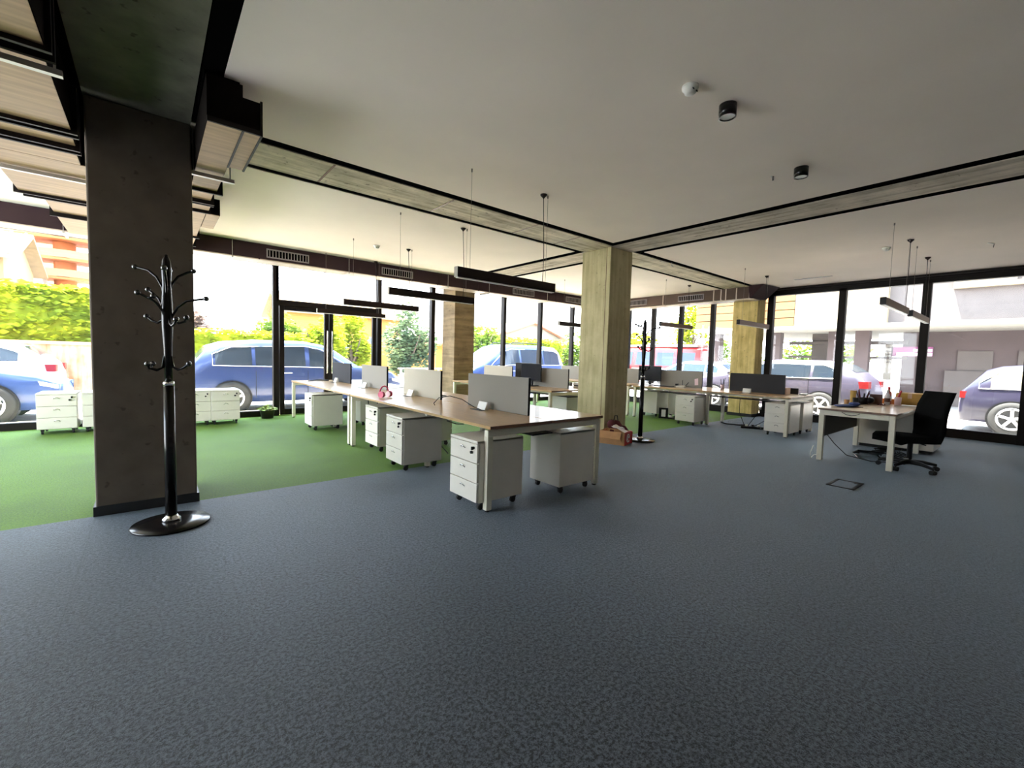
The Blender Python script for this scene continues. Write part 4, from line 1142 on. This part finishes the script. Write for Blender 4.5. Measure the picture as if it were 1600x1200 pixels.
MB().cyl((0, -.7, 3.0), (0, -.7, 6.6), .35).build('balcony_column', M_orng, t)
MB().box(-2.6, -1.3, 3.5, -.6, .1, 4.3).build('terrace', M_white_w, t)
t, cx = gable_house('yellow house with long tiled roof beyond the glass doors', 5.7, 12.3, 26, 31, 3.55, 4.75, M_yell_w, M_tilep, wins=((8.2, 9.0, 1.3, 2.3), (10.1, 10.8, 1.3, 2.3)), doors=((11.35, 11.95, 2.1),))
for x in (1.4, 1.9): MB().box(x - .18, -.6, 4.4, x + .18, -.2, 5.45).build('chimney', M_white_w, t)
gable_house('low yellow annex with an orange door left of the big grey green tree', 12.35, 13.9, 23.0, 25.3, 2.1, 2.5, M_yell_w, M_tile, doors=((12.5, 13.1, 1.75),))
t = thing('apartment_house', 'large white building with dark windows behind the red roofed house', 'house', (35.5, 43, -.1))
MB().box(-10, -3, 0, 8, 3, 9.2).build('wall', M_white_w, t)
MB().box(-10.3, -3.3, 9.2, 4.5, 3.3, 9.4).build('roof', M_white_w, t)
for (xa, xb, za, zb_) in ((28.8, 30.3, 6.0, 7.7), (32.3, 33.3, 6.4, 7.5), (34.3, 35.1, 5.4, 7.4), (38.2, 38.8, 5.4, 7.3), (39.3, 40.3, 5.2, 7.4)):
    w = MB().box(xa - 35.5, -3.05, za, xb - 35.5, -2.95, zb_).build('window', M_lampcap, t)
    MB().box(xa - 35.4, -3.07, za + .1, xb - 35.6, -3.04, zb_ - .1).build('pane', M_wing, w)
gable_house('low house with red gable roof between white building and blue van', 18.6, 24.8, 24, 29, 2.9, 3.95, M_white_w, mat('red clay tiles', (.50, .22, .15), .8, var=.2, scale=6), along='y', wins=((21.3, 22.0, 2.2, 2.7),))
t = thing('garden_fence', 'low white fence behind the cream divider screen', 'fence', (10.3, 17.2, -.1))
a = MB()
for k in range(15): a.box(-2.2 + .3 * k, -.03, 0, -2.12 + .3 * k, .03, .85)
for z in (.25, .5, .78): a.box(-2.3, -.02, z, 2.3, .02, z + .06)
a.build('fence_rails', M_white_w, t)

# building opposite on the right
M_opp_c = mat('cream upper facade', (0.19, 0.155, 0.105), .9, var=.03, scale=2)
M_opp_g = mat('grey upper facade', (0.095, 0.08, 0.075), .9, var=.08, scale=2)
M_opp_d = mat('grey pink ground floor wall', (0.075, 0.055, 0.055), .9, var=.12, scale=1.5)
M_slat = mat('orange timber cladding', (0.19, 0.085, 0.022), .7, var=.12, scale=4, stretch=(1, 1, 8))
t = thing('opposite_building', 'large building across the right street with cream and timber upper floor', 'building', (20, 0, -.1))
MB().box(0, 3.55, 2.95, 9, 6.42, 7.5).build('cream_panel', M_opp_c, t)
MB().box(.28, -28, 2.95, 9, 3.55, 7.5).build('grey_panel', M_opp_g, t)
MB().box(-.05, -28, 2.84, 9, 10.6, 2.98).build('fascia', M_white_w, t)
MB().box(.1, -28, 4.02, .3, 1.95, 4.16).box(.1, .6, 4.16, .29, 1.95, 4.6).build('ledge', M_opp_c, t)
k = MB()
for i in range(13): k.box(.02 if i % 1 else 0, 6.44, 3.0 + .33 * i, .3, 10.55, 3.0 + .33 * i + .30)
k.build('timber_cladding', M_slat, t)
MB().box(.25, 6.44, 2.95, 9, 10.55, 7.5).build('upper_wall', M_edge, t)
MB().box(3.5, -28, 0, 3.8, 3.6, 2.86).build('ground_floor_wall', M_opp_d, t)
for y in (4.35, 5.25, 7.5, 10.2): MB().box(1.8, y, 0, 2.2, y + .45, 2.86).build('pillar', M_opp_d, t)
MB().box(3.3, 6.1, 0, 3.6, 6.7, 2.86).build('pillar', M_opp_g, t)
MB().box(3.2, 3.4, 2.35, 3.4, 7.6, 2.5).box(3.2, 3.4, 1.75, 3.4, 7.6, 1.85).build('railing', M_opp_g, t)
MB().box(3.3, -3, 0, 3.52, 2.3, 1.35).build('low_wall', M_opp_g, t)
for y in (-.4, 1.1): MB().box(3.44, y, .0, 3.52, y + .9, 2.1).build('shutter_door', M_opp_g, t)
# signs
t = thing('shop_sign', 'small pink and white sign on the wall opposite, left of the thick window post', 'sign', (23.42, 3.30, 1.80))
M_signp = mat('magenta sign panel', (0.22, 0.05, 0.15), .5)
MB().box(-.03, -.62, -.02, 0, .62, .36).build('panel', M_signp, t)
MB().box(-.045, -.60, .0, -.03, .45, .13).box(-.045, -.60, .17, -.03, -.05, .27).build('white_field', M_paper, t)
t = thing('banner', 'narrow white vertical sign with faint grey marks on the building opposite', 'sign', (23.42, 4.0, 1.15))
MB().box(-.03, -.13, -.35, 0, .13, 1.15).build('panel', M_white_w, t)
k = MB()
for i, z in enumerate((.95, .80, .68, .50, .36)): k.box(-.035, -.10, z, -.028, .06 + .02 * (i % 2), z + .05)
k.build('grey_marks', M_opp_g, t)
MB().box(1.5, -.0, 0, 1.7, 3.0, .5)

# cars
M_carglass = mat('car window glass', (0.016, 0.023, 0.033), .08, spec=.3)
M_cglass2 = mat('pale reflecting car glass', (0.014, 0.026, 0.050), .1, spec=.4)
M_tyre = mat('tyre rubber', (0.02, 0.02, 0.02), .8)
M_rim = mat('silver alloy rim', (0.70, 0.70, 0.72), .3, .6)
M_tail = mat('red tail lamp', (0.16, 0.008, 0.008), .2)
M_headl = mat('clear headlamp', (0.75, 0.80, 0.85), .15)
def paint(name, c): return mat(name, c, .3, .0, coat=.25, spec=.35)
SUV = [(-.50, .62, .80, .80), (-.492, .90, .98, .88), (-.475, 1.0, 1.06, .93), (-.41, 1.03, 1.48, .96), (-.36, 1.03, 1.57, .98), (-.22, 1.02, 1.64, 1), (-.02, 1.01, 1.65, 1), (.07, 1.0, 1.58, 1), (.13, 1.0, 1.46, 1), (.25, .98, 1.06, .99), (.33, .96, 1.02, .98), (.43, .88, .92, .94), (.485, .72, .76, .86), (.50, .55, .58, .78)]
HATCH = [(-.50, .60, .75, .80), (-.485, .88, .95, .9), (-.44, .98, 1.15, .95), (-.37, .99, 1.36, .98), (-.28, .98, 1.44, 1), (-.05, .96, 1.45, 1), (.06, .95, 1.38, 1), (.24, .92, .99, .99), (.33, .88, .95, .98), (.43, .80, .84, .94), (.485, .68, .71, .86), (.50, .5, .53, .78)]
VAN = [(-.50, .7, .9, .86), (-.492, 1.05, 1.3, .93), (-.45, 1.1, 1.72, .96), (-.40, 1.1, 1.84, .98), (-.2, 1.1, 1.90, 1), (.08, 1.09, 1.88, 1), (.16, 1.08, 1.78, 1), (.36, 1.05, 1.16, .98), (.44, .95, 1.02, .94), (.49, .78, .84, .86), (.50, .55, .6, .8)]
BUS = [(-.50, .8, 2.0, .92), (-.49, 1.1, 2.15, .96), (0, 1.1, 2.2, 1), (.38, 1.1, 2.2, 1), (.44, 1.05, 2.1, .98), (.49, 1.0, 1.25, .95), (.50, .6, .9, .9)]
def car(label, x, y, rz, L, Wd, prof, pm, glass, gx, side_t=((-.40, .10, .62), (-.33, .08, .86), (-.02, .08, .90), (.06, .08, .86), (.20, .08, .22)), hs=1.0, rack=False, cat='car', rim=None, wb=.295, wr=.35, chrome=True, zoff=-.10):
    t = thing(cat if cat in ('bus', 'van') else 'car', label, cat, (x, y, zoff), rz)
    hw = Wd / 2; tb = .76
    def sec(s):
        X, zs, zr, wf = s; w = hw * wf
        cab = min(1, max(0, (zr - zs) / .4))
        wr_ = w * (1 - .22 * cab - .06 * (1 - cab))
        zb = .24
        h = [(w * .9, zb), (w * .985, .45), (w, .70), (w * .985, zs), (wr_ + (w * .985 - wr_) * .08, zs + (zr - zs) * .88), (wr_ * .88, zr), (0, zr + .015)]
        pts = [(X * L, -a, b * hs if b > .5 else b) for a, b in h] + [(X * L, a, b * hs if b > .5 else b) for a, b in reversed(h[:-1])]
        return pts
    vs = []; S = [sec(s) for s in prof]; n = len(S[0])
    for q in S: vs += q
    fs = []
    for i in range(len(S) - 1):
        for k in range(n): fs.append((i * n + k, i * n + (k + 1) % n, (i + 1) * n + (k + 1) % n, (i + 1) * n + k))
    b = MB().add(vs, fs, True); b.add(S[0], [tuple(range(n))]); b.add(S[-1], [tuple(range(n))])
    body = b.build('body', pm, t)
    def interp(X):
        for a, c in zip(prof[:-1], prof[1:]):
            if a[0] <= X <= c[0]:
                u = (X - a[0]) / (c[0] - a[0]); return [a[j] + (c[j] - a[j]) * u for j in range(4)]
        return prof[-1]
    def sp(X, tt, sgn, off=.012):
        s = interp(X); zs, zr, w = s[1], s[2], hw * s[3]
        cab = min(1, max(0, (zr - zs) / .4)); wr_ = w * (1 - .22 * cab - .06 * (1 - cab))
        y0 = w * .985; y1 = wr_ + (w * .985 - wr_) * .08
        return Vector((X * L, sgn * (y0 + (y1 - y0) * tt + off), (zs + (zr - zs) * .88 * tt) * hs))
    for sgn in (-1, 1):
        # side windows split by pillars
        splits = gx
        for (a, c) in splits:
            N = 8; lo = []; hi = []
            for i in range(N + 1):
                X = a + (c - a) * i / N
                tl = th = None
                for p, q in zip(side_t[:-1], side_t[1:]):
                    if p[0] <= X <= q[0]:
                        u = (X - p[0]) / (q[0] - p[0]); tl = p[1] + (q[1] - p[1]) * u; th = p[2] + (q[2] - p[2]) * u
                if tl is None: tl, th = side_t[-1][1:] if X > 0 else side_t[0][1:]
                lo.append(sp(X, tl, sgn)); hi.append(sp(X, th, sgn))
            MB().add(lo + hi, [(i, i + 1, N + 2 + i, N + 1 + i) for i in range(N)]).build('side_window', glass, t)
        if chrome:
            pts = [sp(X, tl - .03, sgn, .016) for X, tl, th in side_t] + [sp(X, th + .03, sgn, .016) for X, tl, th in reversed(side_t)]
            # subdivide to follow the body
            P2 = []
            for p, q in zip(pts, pts[1:] + pts[:1]):
                P2 += [p, (p + q) / 2]
            P2.append(pts[0])
            MB().tube(P2, .009, 6).build('window_trim', M_chrome, t)
        for X in (-.10, .10):
            h = MB().tube([(X * L - .1, sgn * (hw * 1.0 + .01), .90 * hs), (X * L + .08, sgn * (hw * 1.0 + .02), .90 * hs)], .012, 6); h.build('door_handle', M_chrome, t)
        for X in (-.235, -.01, .20):
            MB().tube([(X * L, sgn * (hw + .002), .35), (X * L, sgn * (hw + .003), .70), (X * L, sgn * (hw * .985 + .003), .95 * hs)], .005, 4).build('door_gap', M_plastic, t)
        MB().ball((.19 * L, sgn * (hw + .09), 1.05 * hs), (.06, .10, .07), 10).build('wing_mirror', pm, t)
        # lamps
        s0 = interp(-.48); s1 = interp(.455)
        MB().box(-.497 * L, sgn * hw * .92, .80 * hs, -.455 * L, sgn * hw * .60, .96 * hs).build('tail_lamp', M_tail, t)
        MB().prism([(.40 * L, .80 * hs), (.488 * L, .68 * hs), (.488 * L, .62 * hs), (.42 * L, .70 * hs)], 'y', sgn * hw * .93, sgn * hw * .72).build('headlamp', M_headl, t)
        for X in (-wb * L, wb * L):
            MB().cyl((X, sgn * (hw - .25), wr), (X, sgn * (hw + .006), wr), wr + .035, n=28).build('wheel_arch', M_plastic, t)
            w = MB(); w.lathe([(0, 0), (wr * .62, 0), (wr * .66, .015), (wr * .95, .012), (wr, -.02), (wr, -.2), (0, -.2)], n=32)
            q = Matrix.Rotation(R(90) * -sgn, 3, 'X')
            w.v = [tuple(q @ Vector(v) + Vector((X, sgn * (hw + .02), wr))) for v in w.v]
            wo_ = w.build('wheel', M_tyre, t)
            r = MB()
            for k in range(5):
                al = R(72 * k + 90)
                r.obox((math.cos(al) * wr * .34, math.sin(al) * wr * .34, .022), (wr * .56, .055, .016), Matrix.Rotation(al, 3, 'Z'))
            r.cyl((0, 0, .01), (0, 0, .035), .05, n=14)
            r.lathe([(wr * .56, .012), (wr * .56, .03), (wr * .66, .03), (wr * .67, .012)], n=32)
            r.v = [tuple(q @ Vector(v) + Vector((X, sgn * (hw + .02), wr))) for v in r.v]
            r.build('rim', rim or M_rim, wo_)
    # windscreen and rear window
    def cross(Xa, Xb, nm):
        A, B_ = interp(Xa), interp(Xb); o = .012
        def row(s):
            cab = min(1, max(0, (s[2] - s[1]) / .4)); w = hw * s[3] * (1 - .22 * cab - .06 * (1 - cab)) * .86
            return [Vector((s[0] * L, w * v, (s[2] + .015 * (1 - abs(v))) * hs + o)) for v in (-1, -.5, 0, .5, 1)]
        a, b_ = row(A), row(B_)
        MB().add(a + b_, [(i, i + 1, i + 6, i + 5) for i in range(4)]).build(nm, glass, t)
    if prof is SUV: cross(.10, .235, 'windscreen'); cross(-.462, -.415, 'rear_window')
    elif prof is HATCH: cross(.08, .225, 'windscreen'); cross(-.435, -.375, 'rear_window')
    elif prof is VAN: cross(.175, .345, 'windscreen'); cross(-.485, -.452, 'rear_window')
    else: cross(.445, .485, 'windscreen')
    if rack:
        for s_ in (-1, 1):
            MB().tube([(-.3 * L, s_ * hw * .62, 1.92 * hs), (-.28 * L, s_ * hw * .62, 1.98 * hs), (.05 * L, s_ * hw * .62, 1.97 * hs), (.08 * L, s_ * hw * .62, 1.88 * hs)], .018, 6).build('roof_rail', M_plastic, t)
    return t
G3 = ((-.39, -.25), (-.235, -.02), (0.0, .195))
car('big dark blue estate car parked right outside the glass doors', 2.95, 12.1, 0, 4.85, 1.86, SUV, paint('dark blue car paint', (.020, .036, .115)), M_carglass, G3, wb=.33)
car('blue car at the far left with only its bonnet in view', -3.45, 12.1, 0, 4.4, 1.8, HATCH, paint('mid blue car paint', (.03, .06, .18)), M_carglass, ((-.36, -.25), (-.235, -.02), (0, .195)), side_t=((-.38, .1, .6), (-.30, .08, .86), (-.02, .08, .9), (.05, .08, .86), (.20, .08, .2)))
car('white hatchback behind the blue car at the far left', -3.75, 15.0, R(180), 4.2, 1.75, HATCH, paint('white car paint', (.45, .45, .45)), M_carglass, ((-.36, -.25), (-.235, -.02), (0, .195)), side_t=((-.38, .1, .6), (-.30, .08, .86), (-.02, .08, .9), (.05, .08, .86), (.20, .08, .2)))
car('blue van with roof rails behind the desk left of the pale pillar', 10.9, 13.5, R(180), 4.75, 1.9, VAN, paint('bright blue van paint', (.022, .045, .15)), M_cglass2, ((-.43, -.25), (-.235, -.0), (0.02, .27)), side_t=((-.44, .1, .8), (-.38, .08, .88), (.1, .08, .9), (.17, .08, .86), (.30, .08, .2)), rack=True, cat='van')
car('dark grey estate car across the street behind the right desk row', 14.6, 5.1, R(90), 4.85, 1.85, HATCH, paint('grey violet car paint', (.045, .040, .062)), M_carglass, ((-.36, -.25), (-.235, -.02), (0, .195)), side_t=((-.38, .1, .6), (-.30, .08, .86), (-.02, .08, .9), (.05, .08, .86), (.20, .08, .2)), hs=1.07)
car('dark off road car with five spoke silver wheel at the right edge', 15.2, -1.05, R(-90), 4.4, 1.85, SUV, paint('black violet car paint', (.020, .018, .036)), mat('car glass with warm reflection', (.16, .145, .10), .15), G3, side_t=((-.43, .10, .50), (-.36, .08, .86), (-.02, .08, .90), (.06, .08, .86), (.20, .08, .22)), hs=.95, wb=.31, wr=.36)  # warm window reflection is put into the glass base colour
car('pale silver car behind the far end of the right desk row', 18.0, 9.6, R(90), 4.2, 1.75, HATCH, paint('silver blue car paint', (.16, .19, .24)), M_cglass2, ((-.36, -.25), (-.235, -.02), (0, .195)), side_t=((-.38, .1, .6), (-.30, .08, .86), (-.02, .08, .9), (.05, .08, .86), (.20, .08, .2)))
t = car('red and white minibus parked beyond the right windows', 22.3, 13.9, R(90), 5.9, 2.1, BUS, paint('red bus paint', (.30, .012, .015)), M_cglass2, ((-.45, -.28), (-.25, -.08), (-.05, .14), (.18, .40)), side_t=((-.46, .08, .86), (.30, .08, .86), (.41, .08, .86)), cat='bus', chrome=False)
MB().box(-2.6, -1.07, .62, 1.0, -1.055, 1.02).box(-2.6, 1.055, .62, 1.0, 1.07, 1.02).box(-2.7, -.8, 2.2, 1.9, .8, 2.32).build('white_panel', M_white_w, t)
